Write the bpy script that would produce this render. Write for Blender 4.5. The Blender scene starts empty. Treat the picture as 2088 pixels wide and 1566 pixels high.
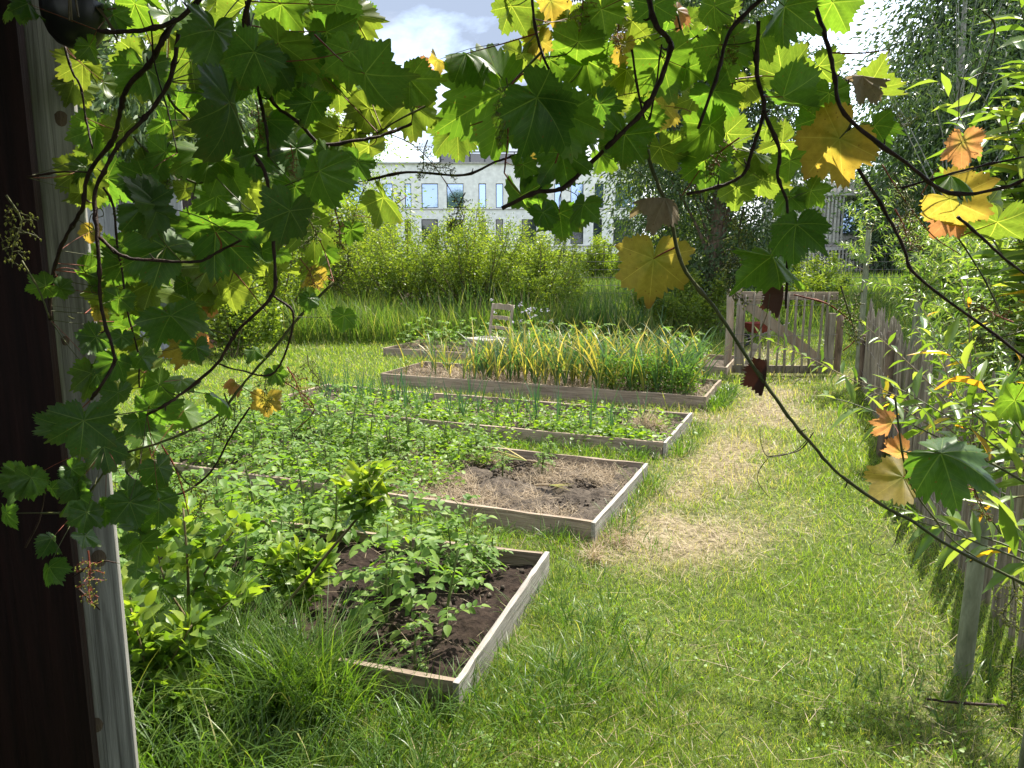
import bpy, math, random
import numpy as np
from mathutils import Vector, Matrix

# ------------------------------------------------------------------ camera, light, exposure
SC = bpy.context.scene
COL = SC.collection
PITCH = math.radians(10.0); EYE = 1.6; FPX = 1575.0
cd = bpy.data.cameras.new('camera'); cam = bpy.data.objects.new('camera', cd); COL.objects.link(cam)
cam.location = (0, 0, EYE); cam.rotation_euler = (math.pi/2 - PITCH, 0, 0)
cd.sensor_width = 36.0; cd.lens = FPX/2088*36.0; cd.clip_start = 0.02; cd.clip_end = 3000
SC.camera = cam
SUN_EL = math.radians(57); SUN_AZ = math.radians(36)      # azimuth from +Y towards +X
sd = bpy.data.lights.new('sun', 'SUN'); sd.energy = 3.7; sd.angle = math.radians(0.5); sd.color = (1.0, 0.94, 0.84)
so = bpy.data.objects.new('sun', sd); COL.objects.link(so)
sdir = Vector((math.cos(SUN_EL)*math.sin(SUN_AZ), math.cos(SUN_EL)*math.cos(SUN_AZ), math.sin(SUN_EL)))
so.rotation_euler = sdir.to_track_quat('Z', 'Y').to_euler(); so.location = (6, 8, 14)
SC.view_settings.view_transform = 'Standard'; SC.view_settings.look = 'None'
SC.view_settings.exposure = 1.74; SC.view_settings.gamma = 1.0
W = bpy.data.worlds.new('World'); SC.world = W; W.use_nodes = True
wn, wl = W.node_tree.nodes, W.node_tree.links
wn.clear()
out = wn.new('ShaderNodeOutputWorld'); bg = wn.new('ShaderNodeBackground'); bg.inputs['Strength'].default_value = 0.15
sky = wn.new('ShaderNodeTexSky'); sky.sky_type = 'NISHITA'; sky.sun_disc = False
sky.sun_elevation = SUN_EL; sky.sun_rotation = SUN_AZ; sky.dust_density = 2.0
tc = wn.new('ShaderNodeTexCoord')
mp = wn.new('ShaderNodeMapping'); mp.inputs['Scale'].default_value = (1.0, 1.0, 2.6); mp.inputs['Location'].default_value = (0.35, 0.2, 0.1)
nz = wn.new('ShaderNodeTexNoise'); nz.inputs['Scale'].default_value = 1.9; nz.inputs['Detail'].default_value = 9; nz.inputs['Roughness'].default_value = 0.55; nz.inputs['Distortion'].default_value = 0.3
cr = wn.new('ShaderNodeValToRGB'); cr.color_ramp.elements[0].position = 0.36; cr.color_ramp.elements[1].position = 0.52
nz2 = wn.new('ShaderNodeTexNoise'); nz2.inputs['Scale'].default_value = 2.4; nz2.inputs['Detail'].default_value = 8
cr2 = wn.new('ShaderNodeValToRGB'); cr2.color_ramp.elements[0].position = 0.40; cr2.color_ramp.elements[1].position = 0.60
cr2.color_ramp.elements[0].color = (1.05, 1.27, 1.68, 1); cr2.color_ramp.elements[1].color = (4.2, 4.3, 4.5, 1)
mx = wn.new('ShaderNodeMix'); mx.data_type = 'RGBA'
wl.new(tc.outputs['Generated'], mp.inputs['Vector']); wl.new(mp.outputs[0], nz.inputs['Vector']); wl.new(mp.outputs[0], nz2.inputs['Vector'])
wl.new(nz.outputs[0], cr.inputs[0]); wl.new(nz2.outputs[0], cr2.inputs[0])
wl.new(cr.outputs[0], mx.inputs[0]); wl.new(sky.outputs[0], mx.inputs[6]); wl.new(cr2.outputs[0], mx.inputs[7])
wl.new(mx.outputs[2], bg.inputs['Color']); wl.new(bg.outputs[0], out.inputs['Surface'])
SC.cycles.max_bounces = 10; SC.cycles.diffuse_bounces = 4; SC.cycles.glossy_bounces = 3
SC.cycles.transmission_bounces = 6; SC.cycles.transparent_max_bounces = 8
SC.cycles.sample_clamp_indirect = 8

R = np.random.default_rng(7)
random.seed(7)
# ------------------------------------------------------------------ helpers: space
CP, SP = math.cos(PITCH), math.sin(PITCH)
def ray(x, y):
    cx = (x-1044)/FPX; cy = (783-y)/FPX
    return np.array([cx, CP+cy*SP, -SP+cy*CP])
def P(x, y, d):                       # the point seen at a place of the photograph, d metres in front along world Y
    r = ray(x, y); return r*(d/r[1]) + np.array([0, 0, EYE])
def G(x, y, z=0.0):
    r = ray(x, y); t = (z-EYE)/r[2]; return r*t + np.array([0, 0, EYE])
BA = math.radians(22.5)
UX = np.array([math.cos(BA), -math.sin(BA)]); VX = np.array([math.sin(BA), math.cos(BA)])
def UV(u, v, z=0.0):
    p = UX*u + VX*v; return np.array([p[0], p[1], z])
def nrm(a): return a/np.maximum(np.linalg.norm(a, axis=-1, keepdims=True), 1e-9)
def hash2(ix, iy, s=0):
    h = np.sin(ix*127.1 + iy*311.7 + s*74.7)*43758.5453
    return h - np.floor(h)
def vnoise(x, y, s=0):
    ix, iy = np.floor(x), np.floor(y); fx, fy = x-ix, y-iy
    fx = fx*fx*(3-2*fx); fy = fy*fy*(3-2*fy)
    a, b = hash2(ix, iy, s), hash2(ix+1, iy, s); c, d = hash2(ix, iy+1, s), hash2(ix+1, iy+1, s)
    return (a*(1-fx)+b*fx)*(1-fy) + (c*(1-fx)+d*fx)*fy
def fbm(x, y, o=4, s=0):
    t = 0; a = 0.5
    for k in range(o):
        t = t + a*vnoise(x, y, s+k); x = x*2.03; y = y*2.03; a *= 0.5
    return t

# ------------------------------------------------------------------ helpers: meshes and objects
def mk_mesh(name, V, F, mats, rnd=None, mi=None, smooth=False, uv=None, extra=None):
    """V (n,3), F list of int arrays (each (m,k))"""
    V = np.asarray(V, np.float32); me = bpy.data.meshes.new(name)
    if isinstance(F, np.ndarray): F = [F]
    F = [np.asarray(f, np.int32) for f in F if len(f)]
    nl = sum(f.size for f in F); nf = sum(len(f) for f in F)
    me.vertices.add(len(V)); me.vertices.foreach_set('co', V.ravel())
    me.loops.add(nl); me.polygons.add(nf)
    li = np.concatenate([f.ravel() for f in F]); me.loops.foreach_set('vertex_index', li)
    lt = np.concatenate([np.full(len(f), f.shape[1], np.int32) for f in F])
    ls = np.concatenate([[0], np.cumsum(lt)[:-1]]).astype(np.int32)
    me.polygons.foreach_set('loop_start', ls); me.polygons.foreach_set('loop_total', lt)
    me.polygons.foreach_set('use_smooth', np.full(nf, bool(smooth)))
    for m in (mats if isinstance(mats, (list, tuple)) else [mats]): me.materials.append(m)
    if mi is not None: me.polygons.foreach_set('material_index', np.asarray(mi, np.int32))
    if rnd is not None:
        a = me.attributes.new('rnd', 'FLOAT', 'POINT'); a.data.foreach_set('value', np.asarray(rnd, np.float32))
    if extra is not None:
        a = me.attributes.new('dry', 'FLOAT', 'POINT'); a.data.foreach_set('value', np.asarray(extra, np.float32))
    if uv is not None:
        l = me.uv_layers.new(name='flat'); l.data.foreach_set('uv', np.asarray(uv, np.float32)[li].ravel())
    me.update(calc_edges=True)
    return me
def link(name, me, parent=None, loc=None):
    o = bpy.data.objects.new(name, me); COL.objects.link(o)
    if parent is not None: o.parent = parent
    if loc is not None: o.location = tuple(float(v) for v in loc)
    return o
def tag(o, label=None, cat=None, group=None, kind=None):
    if label: o['label'] = label
    if cat: o['category'] = cat
    if group: o['group'] = group
    if kind: o['kind'] = kind
    return o
def thing(name, label, cat, loc=(0, 0, 0), rz=0.0, group=None):
    o = bpy.data.objects.new(name, None); COL.objects.link(o); o.empty_display_size = 0.1
    o.location = tuple(float(v) for v in loc); o.rotation_euler = (0, 0, rz)
    return tag(o, label, cat, group)

class MB:
    """collects polygons for one mesh"""
    def __init__(s): s.V = []; s.F = {}; s.n = 0; s.R = []
    def add(s, V, F, r=0.5):
        V = np.asarray(V, float); F = np.asarray(F)
        s.V.append(V); s.R.append(np.broadcast_to(np.asarray(r, float), (len(V),)).copy())
        s.F.setdefault(F.shape[1], []).append(F + s.n); s.n += len(V); return s
    def box(s, c, size, rz=0.0, ax=None, r=None, jit=0.0):
        """box centred at c; ax = 3 axes"""
        sx, sy, sz = [q/2 for q in size]
        v = np.array([[x, y, z] for x in (-sx, sx) for y in (-sy, sy) for z in (-sz, sz)])
        if jit: v = v + R.normal(0, jit, v.shape)
        if ax is None:
            ca, sa = math.cos(rz), math.sin(rz); ax = np.array([[ca, sa, 0], [-sa, ca, 0], [0, 0, 1]])
        v = v @ np.asarray(ax) + np.asarray(c, float)
        f = [[0, 1, 3, 2], [4, 6, 7, 5], [0, 4, 5, 1], [2, 3, 7, 6], [0, 2, 6, 4], [1, 5, 7, 3]]
        return s.add(v, f, R.random() if r is None else r)
    def beam(s, a, b, w, h, up=(0, 0, 1), r=None):
        a, b = np.asarray(a, float), np.asarray(b, float); x = b-a; L = np.linalg.norm(x); x = x/L
        y = nrm(np.cross(up, x)); z = np.cross(x, y)
        return s.box((a+b)/2, (L, w, h), ax=np.array([x, y, z]), r=r)
    def tube(s, pts, rad, n=6, r=None, cap=True, lump=0.0, sub=3):
        pts = np.asarray(pts, float); rad = np.broadcast_to(np.asarray(rad, float), (len(pts),))
        if sub > 1 and len(pts) > 2: pts, rad = catmull(pts, rad, sub)
        T = nrm(np.gradient(pts, axis=0)); m = len(pts)
        ref = np.array([0, 0, 1.0]) if abs(T[0][2]) < 0.9 else np.array([1.0, 0, 0])
        u = nrm(np.cross(T[0], ref)); rings = []
        for k in range(m):
            u = nrm(u - T[k]*np.dot(u, T[k])); w = np.cross(T[k], u)
            an = np.arange(n)*2*math.pi/n
            rr = rad[k]*(1 + (R.normal(0, lump, n) if lump else 0))
            rings.append(pts[k] + (np.cos(an)*rr)[:, None]*u + (np.sin(an)*rr)[:, None]*w if True else 0)
        V = np.concatenate(rings); i = np.arange(m-1)[:, None]*n; j = np.arange(n)[None]
        F = np.stack([i+j, i+(j+1) % n, i+n+(j+1) % n, i+n+j], -1).reshape(-1, 4)
        rv = R.random() if r is None else r
        s.add(V, F, rv)
        if cap:
            s.F.setdefault(n, []).append((s.n-len(V) + np.arange(n)[::-1])[None]); s.F[n].append((s.n-n + np.arange(n))[None])
        return s
    def build(s, name, mat, parent=None, smooth=False, loc=None):
        V = np.concatenate(s.V); F = [np.concatenate(f) for f in s.F.values()]
        return link(name, mk_mesh(name, V, F, mat, rnd=np.concatenate(s.R), smooth=smooth), parent, loc)
def catmull(p, r, sub):
    q = np.vstack([2*p[0]-p[1], p, 2*p[-1]-p[-2]]); rr = np.concatenate([[r[0]], r, [r[-1]]])
    o, ro = [], []
    for k in range(1, len(q)-2):
        for t in np.arange(sub)/sub:
            a, b, c, d = q[k-1], q[k], q[k+1], q[k+2]
            o.append(.5*(2*b+(c-a)*t+(2*a-5*b+4*c-d)*t*t+(3*b-a-3*c+d)*t**3)); ro.append(rr[k]*(1-t)+rr[k+1]*t)
    o.append(p[-1]); ro.append(r[-1]); return np.array(o), np.array(ro)

# leaf templates: x across (-.5 .. .5), y along (0 .. 1), z out of the leaf
T_DIAM = (np.array([[0, 0, 0], [-.5, .45, .10], [0, 1, -.06], [.5, .45, .10]], float), np.array([[0, 1, 2, 3]]))
T_LANCE = (np.array([[0, 0, 0], [-.42, .28, .08], [-.45, .58, .02], [0, 1, -.16], [.45, .58, .02], [.42, .28, .08], [0, .3, 0], [0, .62, -.04]], float),
           np.array([[0, 6, 7, 1], [1, 7, 3, 2], [0, 5, 7, 6], [5, 4, 3, 7]]))
T_OVATE = (np.array([[0, 0, 0], [-.40, .16, .06], [-.5, .42, .09], [-.32, .74, .03], [0, 1, -.10], [.32, .74, .03], [.5, .42, .09], [.40, .16, .06], [0, .28, 0], [0, .6, -.01]], float),
           np.array([[0, 8, 2, 1], [8, 9, 3, 2], [0, 7, 6, 8], [8, 6, 5, 9], [9, 5, 4, 4], [9, 4, 3, 3]])[:4])
T_OVATE = (T_OVATE[0], [T_OVATE[1], np.array([[9, 5, 4], [9, 4, 3]])])
class Cloud:
    """many small leaves or blades in one mesh"""
    def __init__(s): s.V = []; s.R = []; s.F = {}; s.n = 0; s.X = []
    def leaves(s, T, o, d, n, L, Wd, rnd=None):
        tv, tf = T; tf = tf if isinstance(tf, list) else [tf]
        o = np.asarray(o, float); m = len(o)
        if m == 0: return s
        d = nrm(np.asarray(d, float)); n = np.asarray(n, float); sd_ = nrm(np.cross(d, n)); n = np.cross(sd_, d)
        L = np.broadcast_to(np.asarray(L, float), (m,)); Wd = np.broadcast_to(np.asarray(Wd, float), (m,))
        V = o[:, None] + (tv[None, :, 1, None]*L[:, None, None])*d[:, None] + (tv[None, :, 0, None]*Wd[:, None, None])*sd_[:, None] + (tv[None, :, 2, None]*L[:, None, None])*n[:, None]
        k = len(tv); rnd = R.random(m) if rnd is None else np.broadcast_to(rnd, (m,))
        s._push(V.reshape(-1, 3), tf, m, k, np.repeat(rnd, k)); return s
    def _push(s, V, tf, m, k, r, x=None):
        base = s.n + np.arange(m)*k
        for f in tf: s.F.setdefault(f.shape[1], []).append((base[:, None, None] + f[None]).reshape(-1, f.shape[1]))
        s.V.append(V); s.R.append(r); s.n += len(V); s.X.append(np.zeros(len(V)) if x is None else x)
    def blades(s, o, phi, th0, bend, L, w, seg=3, rnd=None, x=None, blunt=0.0, twist=0.6):
        o = np.asarray(o, float); m = len(o)
        if m == 0: return s
        B = lambda q: np.broadcast_to(np.asarray(q, float), (m,))
        phi, th0, bend, L, w = map(B, (phi, th0, bend, L, w))
        pts = [o]; p = o.copy()
        for k in range(seg):
            th = th0 + bend*((k+.5)/seg)
            d = np.stack([np.sin(th)*np.cos(phi), np.sin(th)*np.sin(phi), np.cos(th)], -1)
            p = p + d*(L/seg)[:, None]; pts.append(p)
        tw = phi + math.pi/2 + R.normal(0, twist, m)
        sd_ = np.stack([np.cos(tw), np.sin(tw), np.zeros(m)], -1)
        V = np.empty((m, 2*(seg+1), 3))
        for k in range(seg+1):
            q = k/seg; ww = w*(0.55+0.45*min(1, q*4))*max(0.04, (1-q**2.2)*(1-blunt)+blunt)/2
            V[:, 2*k] = pts[k]-sd_*ww[:, None]; V[:, 2*k+1] = pts[k]+sd_*ww[:, None]
        f = np.array([[2*k, 2*k+1, 2*k+3, 2*k+2] for k in range(seg)])
        rnd = R.random(m) if rnd is None else B(rnd)
        s._push(V.reshape(-1, 3), [f], m, 2*(seg+1), np.repeat(rnd, 2*(seg+1)), None if x is None else np.repeat(B(x), 2*(seg+1))); return s
    def mesh(s, name, mat, smooth=True):
        return mk_mesh(name, np.concatenate(s.V), [np.concatenate(f) for f in s.F.values()], mat, rnd=np.concatenate(s.R), extra=np.concatenate(s.X), smooth=smooth)
    def build(s, name, mat, parent=None, loc=None, smooth=True): return link(name, s.mesh(name, mat, smooth), parent, loc)
def rdir(m, zlo=-1.0, zhi=1.0):
    z = R.uniform(zlo, zhi, m); a = R.uniform(0, 2*math.pi, m); q = np.sqrt(np.maximum(0, 1-z*z))
    return np.stack([q*np.cos(a), q*np.sin(a), z], -1)

# ------------------------------------------------------------------ materials
def new_mat(name):
    m = bpy.data.materials.new(name); m.use_nodes = True; nt = m.node_tree
    return m, nt.nodes, nt.links, nt.nodes['Principled BSDF'], nt.nodes['Material Output']
def ramp(n, stops):
    r = n.new('ShaderNodeValToRGB'); e = r.color_ramp.elements
    while len(e) > 1: e.remove(e[-1])
    e[0].position = stops[0][0]; e[0].color = (*stops[0][1], 1)
    for p, c in stops[1:]:
        q = e.new(p); q.color = (*c, 1)
    return r
def attr(n, nm):
    a = n.new('ShaderNodeAttribute'); a.attribute_name = nm; return a
def leaf_mat(name, stops, tr=(1.6, 1.9, .55), tf=.5, rough=.45, spec=.35, dry=None, veins=None, tint=None):
    """stops: reflected colour along the per-leaf random value; transmitted colour = reflected x tr"""
    m, n, l, b, o = new_mat(name)
    rp = ramp(n, stops)
    a = attr(n, 'rnd'); l.new(a.outputs['Fac'], rp.inputs[0]); col = rp.outputs[0]
    if dry:
        d = attr(n, 'dry'); mxx = n.new('ShaderNodeMix'); mxx.data_type = 'RGBA'
        rd = ramp(n, dry); l.new(a.outputs['Fac'], rd.inputs[0])
        l.new(d.outputs['Fac'], mxx.inputs[0]); l.new(col, mxx.inputs[6]); l.new(rd.outputs[0], mxx.inputs[7]); col = mxx.outputs[2]
    if veins: col = vein_nodes(n, l, col, veins, 'yellow' in name or 'orange' in name)
    tm = n.new('ShaderNodeMix'); tm.data_type = 'RGBA'; tm.blend_type = 'MULTIPLY'; tm.inputs[0].default_value = 1
    l.new(col, tm.inputs[6]); tm.inputs[7].default_value = (*tr, 1)
    t = n.new('ShaderNodeBsdfTranslucent'); l.new(tm.outputs[2], t.inputs['Color'])
    l.new(col, b.inputs['Base Color']); b.inputs['Roughness'].default_value = rough; b.inputs['Specular IOR Level'].default_value = spec
    ms = n.new('ShaderNodeMixShader'); ms.inputs[0].default_value = tf
    l.new(b.outputs[0], ms.inputs[1]); l.new(t.outputs[0], ms.inputs[2]); l.new(ms.outputs[0], o.inputs['Surface'])
    return m
def vein_nodes(n, l, col, vc, old=False):
    """pale main veins fanning from the stalk and ribs off them, from the leaf's own flat coordinates"""
    M = lambda op, a, b=None, c=None: _m(n, l, op, a, b, c)
    uv = n.new('ShaderNodeUVMap'); uv.uv_map = 'flat'; sx = n.new('ShaderNodeSeparateXYZ'); l.new(uv.outputs[0], sx.inputs[0])
    x = M('ABSOLUTE', sx.outputs[0]); y = sx.outputs[1]
    r = M('SQRT', M('ADD', M('MULTIPLY', x, x), M('MULTIPLY', y, y)))
    ph = M('ARCTAN2', x, y)
    c = M('ADD', M('MULTIPLY', M('GREATER_THAN', ph, .44), .9), M('MULTIPLY', M('GREATER_THAN', ph, 1.36), .95))
    d = M('SUBTRACT', ph, c); s_ = M('MULTIPLY', r, M('COSINE', d)); t_ = M('ABSOLUTE', M('MULTIPLY', r, M('SINE', d)))
    main = M('LESS_THAN', t_, M('SUBTRACT', .013, M('MULTIPLY', r, .010)))
    fr = M('FRACT', M('MULTIPLY', M('SUBTRACT', s_, M('MULTIPLY', t_, .9)), 9.0))
    sec = M('MULTIPLY', M('LESS_THAN', fr, .07), .34)
    v = M('MAXIMUM', main, sec)
    nzz = n.new('ShaderNodeTexNoise'); nzz.inputs['Scale'].default_value = 7; nzz.inputs['Detail'].default_value = 4; l.new(uv.outputs[0], nzz.inputs['Vector'])
    hv = n.new('ShaderNodeHueSaturation'); l.new(col, hv.inputs['Color']); l.new(M('MULTIPLY_ADD', nzz.outputs[0], .8, .6), hv.inputs['Value'])
    mxx = n.new('ShaderNodeMix'); mxx.data_type = 'RGBA'; l.new(M('MULTIPLY', v, .75), mxx.inputs[0]); l.new(hv.outputs[0], mxx.inputs[6]); mxx.inputs[7].default_value = (*vc, 1)
    vo = n.new('ShaderNodeTexVoronoi'); vo.inputs['Scale'].default_value = 13; l.new(uv.outputs[0], vo.inputs['Vector'])
    oi = n.new('ShaderNodeObjectInfo'); cs = n.new('ShaderNodeSeparateXYZ'); l.new(vo.outputs['Color'], cs.inputs[0])
    pick = M('GREATER_THAN', M('FRACT', M('ADD', cs.outputs[0], oi.outputs['Random'])), .86)
    spot = M('MULTIPLY', pick, M('LESS_THAN', vo.outputs['Distance'], .22))
    marg = M('MULTIPLY', M('MULTIPLY', M('SUBTRACT', M('ADD', r, M('MULTIPLY', nzz.outputs[0], .55)), 1.02), 3.2), M('GREATER_THAN', oi.outputs['Random'], .35))
    mg = n.new('ShaderNodeClamp'); l.new(marg, mg.inputs[0]); f_ = M('MAXIMUM', M('MULTIPLY', spot, .7), M('MULTIPLY', mg.outputs[0], .75 if old else .28))
    m2 = n.new('ShaderNodeMix'); m2.data_type = 'RGBA'; l.new(f_, m2.inputs[0]); l.new(mxx.outputs[2], m2.inputs[6]); m2.inputs[7].default_value = (.16, .085, .03, 1)
    if not old: return m2.outputs[2]
    cen = n.new('ShaderNodeClamp'); l.new(M('MULTIPLY', M('SUBTRACT', .62, M('ADD', r, M('MULTIPLY', nzz.outputs[0], .35))), 2.2), cen.inputs[0])
    m3 = n.new('ShaderNodeMix'); m3.data_type = 'RGBA'; l.new(M('MULTIPLY', cen.outputs[0], .8), m3.inputs[0]); l.new(m2.outputs[2], m3.inputs[6]); m3.inputs[7].default_value = (.17, .21, .04, 1)
    return m3.outputs[2]
def _m(n, l, op, a, b=None, c=None):
    q = n.new('ShaderNodeMath'); q.operation = op
    for k, v in enumerate((a, b, c)):
        if v is None: continue
        if isinstance(v, (int, float)): q.inputs[k].default_value = v
        else: l.new(v, q.inputs[k])
    return q.outputs[0]
def rough_mat(name, c1, c2, scale=(8, 8, 8), rough=.85, bump=.3, detail=6, c3=None, coord='Object', spec=.25, p=(.35, .65), rv=.35, dist=0.01):
    """noise mottled surface; scale stretched gives wood grain"""
    m, n, l, b, o = new_mat(name)
    t = n.new('ShaderNodeTexCoord'); mp_ = n.new('ShaderNodeMapping'); mp_.inputs['Scale'].default_value = scale
    l.new(t.outputs[coord], mp_.inputs['Vector'])
    z = n.new('ShaderNodeTexNoise'); z.inputs['Scale'].default_value = 1; z.inputs['Detail'].default_value = detail; z.inputs['Roughness'].default_value = .65; z.inputs['Distortion'].default_value = .4
    l.new(mp_.outputs[0], z.inputs['Vector'])
    st = [(p[0], c1), (p[1], c2)] + ([(min(1, p[1]+.18), c3)] if c3 else [])
    rp = ramp(n, st); l.new(z.outputs[0], rp.inputs[0])
    z2 = n.new('ShaderNodeTexNoise'); z2.inputs['Scale'].default_value = 2.3; z2.inputs['Detail'].default_value = 5; l.new(t.outputs[coord], z2.inputs['Vector'])
    a = attr(n, 'rnd'); hv = n.new('ShaderNodeHueSaturation'); l.new(rp.outputs[0], hv.inputs['Color'])
    l.new(_m(n, l, 'ADD', _m(n, l, 'MULTIPLY_ADD', z2.outputs[0], .7, .65-rv/2), _m(n, l, 'MULTIPLY', a.outputs['Fac'], rv)), hv.inputs['Value'])
    l.new(hv.outputs[0], b.inputs['Base Color']); b.inputs['Roughness'].default_value = rough; b.inputs['Specular IOR Level'].default_value = spec
    bp = n.new('ShaderNodeBump'); bp.inputs['Strength'].default_value = bump; bp.inputs['Distance'].default_value = dist; l.new(z.outputs[0], bp.inputs['Height']); l.new(bp.outputs[0], b.inputs['Normal'])
    return m
M = {}
M['vine_shaded'] = leaf_mat('vine_leaf_shaded', [(0, (.055, .115, .030)), (1, (.085, .16, .038))], tr=(2.0, 2.2, .6), tf=.48, rough=.38, veins=(.20, .28, .08))  # darker copy of the mid leaf: shade put into its colour
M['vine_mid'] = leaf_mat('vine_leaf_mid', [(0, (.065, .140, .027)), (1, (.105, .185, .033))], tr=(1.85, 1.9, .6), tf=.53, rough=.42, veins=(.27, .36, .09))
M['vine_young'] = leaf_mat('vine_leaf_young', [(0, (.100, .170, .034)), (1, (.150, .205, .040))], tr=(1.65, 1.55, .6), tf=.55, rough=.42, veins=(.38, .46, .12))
M['vine_yellow'] = leaf_mat('vine_leaf_yellow', [(0, (.27, .23, .05)), (1, (.34, .25, .05))], tr=(1.6, 1.5, .9), tf=.6, rough=.5, veins=(.46, .38, .10))
M['vine_orange'] = leaf_mat('vine_leaf_orange', [(0, (.34, .16, .075)), (1, (.38, .20, .08))], tr=(1.6, 1.5, 1.1), tf=.6, rough=.5, veins=(.5, .28, .10))
M['vine_dead'] = leaf_mat('vine_leaf_dead', [(0, (.06, .025, .015)), (1, (.11, .05, .03))], tr=(1.2, .8, .5), tf=.15, rough=.6)
M['vine_dry'] = leaf_mat('vine_leaf_dry', [(0, (.24, .19, .12)), (1, (.30, .25, .17))], tr=(1.2, 1.1, .9), tf=.35, rough=.5, veins=(.34, .29, .2))
M['cane'] = rough_mat('cane_bark', (.022, .012, .009), (.058, .032, .021), (60, 60, 60), bump=.4, rough=.6)
M['cane_green'] = rough_mat('cane_green', (.06, .075, .022), (.11, .11, .035), (40, 40, 40), bump=.2, rough=.5)
M['cane_red'] = rough_mat('cane_red', (.16, .035, .025), (.28, .08, .04), (40, 40, 40), bump=.2, rough=.5)
M['bud'] = leaf_mat('flower_bud', [(0, (.16, .20, .04)), (1, (.28, .26, .05))], tf=.3)
M['grass'] = leaf_mat('grass_blade', [(0, (.100, .165, .020)), (.45, (.180, .260, .028)), (.8, (.26, .31, .045)), (1, (.38, .35, .11))], tr=(1.7, 1.8, .6), tf=.5, rough=.42, spec=.4,
                      dry=[(0, (.32, .26, .15)), (.6, (.42, .35, .22)), (1, (.22, .24, .06))])
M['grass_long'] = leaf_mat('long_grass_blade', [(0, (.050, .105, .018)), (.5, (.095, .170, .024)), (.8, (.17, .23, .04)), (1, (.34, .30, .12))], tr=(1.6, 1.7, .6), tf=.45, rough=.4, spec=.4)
M['straw'] = leaf_mat('straw_strand', [(0, (.20, .14, .08)), (.6, (.36, .275, .165)), (1, (.48, .39, .26))], tr=(1.2, 1.1, .9), tf=.25, rough=.6)
M['meadow'] = leaf_mat('meadow_blade', [(0, (.055, .105, .022)), (.6, (.110, .165, .035)), (.9, (.20, .21, .07)), (1, (.30, .25, .13))], tf=.45)
M['reed'] = leaf_mat('reed_blade', [(0, (.045, .095, .030)), (.7, (.085, .15, .04)), (1, (.30, .27, .12))], tf=.4, rough=.4)
M['potato'] = leaf_mat('potato_leaf', [(0, (.085, .170, .032)), (.7, (.150, .250, .045)), (1, (.21, .30, .06))], tr=(1.7, 1.8, .5), tf=.45, rough=.5, spec=.25)
M['weed'] = leaf_mat('weed_leaf', [(0, (.09, .18, .022)), (1, (.20, .30, .04))], tr=(1.7, 1.7, .5), tf=.5)
M['garlic'] = leaf_mat('garlic_leaf', [(0, (.050, .115, .045)), (.38, (.085, .165, .055)), (.5, (.18, .24, .05)), (.62, (.34, .30, .06)), (1, (.48, .39, .12))], tr=(1.5, 1.5, .7), tf=.45, rough=.4, spec=.4)
M['onion'] = leaf_mat('onion_leaf', [(0, (.045, .115, .050)), (.85, (.08, .165, .06)), (1, (.3, .27, .09))], tr=(1.3, 1.4, .7), tf=.3, rough=.35, spec=.5)
M['laurel'] = leaf_mat('laurel_leaf', [(0, (.055, .120, .024)), (.5, (.125, .215, .036)), (1, (.24, .31, .05))], tr=(1.7, 1.7, .5), tf=.5, rough=.38, spec=.4)
M['willow_near'] = leaf_mat('willow_leaf_broad', [(0, (.075, .15, .030)), (.55, (.13, .21, .045)), (.93, (.22, .29, .10)), (.97, (.42, .32, .04)), (1, (.45, .22, .04))], tr=(1.8, 1.7, .5), tf=.5, rough=.33, spec=.5)
M['willow'] = leaf_mat('willow_leaf', [(0, (.075, .145, .035)), (.6, (.14, .22, .05)), (1, (.27, .33, .13))], tr=(1.6, 1.6, .55), tf=.45, rough=.35, spec=.5)
M['shrub'] = leaf_mat('shrub_leaf', [(0, (.080, .135, .028)), (.6, (.165, .23, .040)), (1, (.30, .34, .055))], tr=(1.8, 1.8, .5), tf=.5, rough=.42)
M['dark_tree'] = leaf_mat('dark_tree_leaf', [(0, (.045, .085, .034)), (.7, (.080, .130, .045)), (1, (.15, .20, .08))], tr=(1.4, 1.5, .6), tf=.35, rough=.38, spec=.45)
M['silver_tree'] = leaf_mat('silver_willow_leaf', [(0, (.075, .13, .06)), (.7, (.14, .21, .10)), (1, (.28, .34, .2))], tr=(1.6, 1.6, .6), tf=.45, rough=.4)
M['petal'] = leaf_mat('pale_petal', [(0, (.55, .50, .62)), (1, (.8, .78, .85))], tr=(1, 1, 1), tf=.3)
M['petal_pink'] = leaf_mat('pink_petal', [(0, (.50, .24, .30)), (1, (.65, .4, .45))], tr=(1, 1, 1), tf=.3)
M['board'] = rough_mat('weathered_board', (.16, .12, .085), (.34, .27, .20), (3, 70, 70), rough=.85, bump=.5, c3=(.42, .35, .27), rv=.3)
M['board_grey'] = rough_mat('silvered_board', (.20, .18, .155), (.40, .375, .33), (3, 70, 70), rough=.85, bump=.6, c3=(.48, .455, .41), rv=.2)
M['pale_wood'] = rough_mat('split_pale', (.12, .10, .07), (.30, .255, .19), (55, 55, 3.5), rough=.9, bump=.7, c3=(.42, .37, .30), rv=.45)
M['post_grey'] = rough_mat('grey_post', (.12, .115, .10), (.35, .34, .31), (75, 75, 2.4), rough=.9, bump=1.0, c3=(.50, .485, .44), rv=.1, dist=.004)
M['new_wood'] = rough_mat('sawn_wood', (.22, .175, .125), (.36, .295, .22), (40, 40, 4), rough=.75, bump=.3, rv=.2)
M['dark_stain'] = rough_mat('dark_stained_plank', (.014, .006, .005), (.034, .013, .010), (60, 60, 3), rough=.7, bump=.4, rv=.4)
M['bark'] = rough_mat('tree_bark', (.07, .05, .035), (.20, .145, .10), (22, 22, 5), rough=.95, bump=.9, rv=.3)
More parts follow.
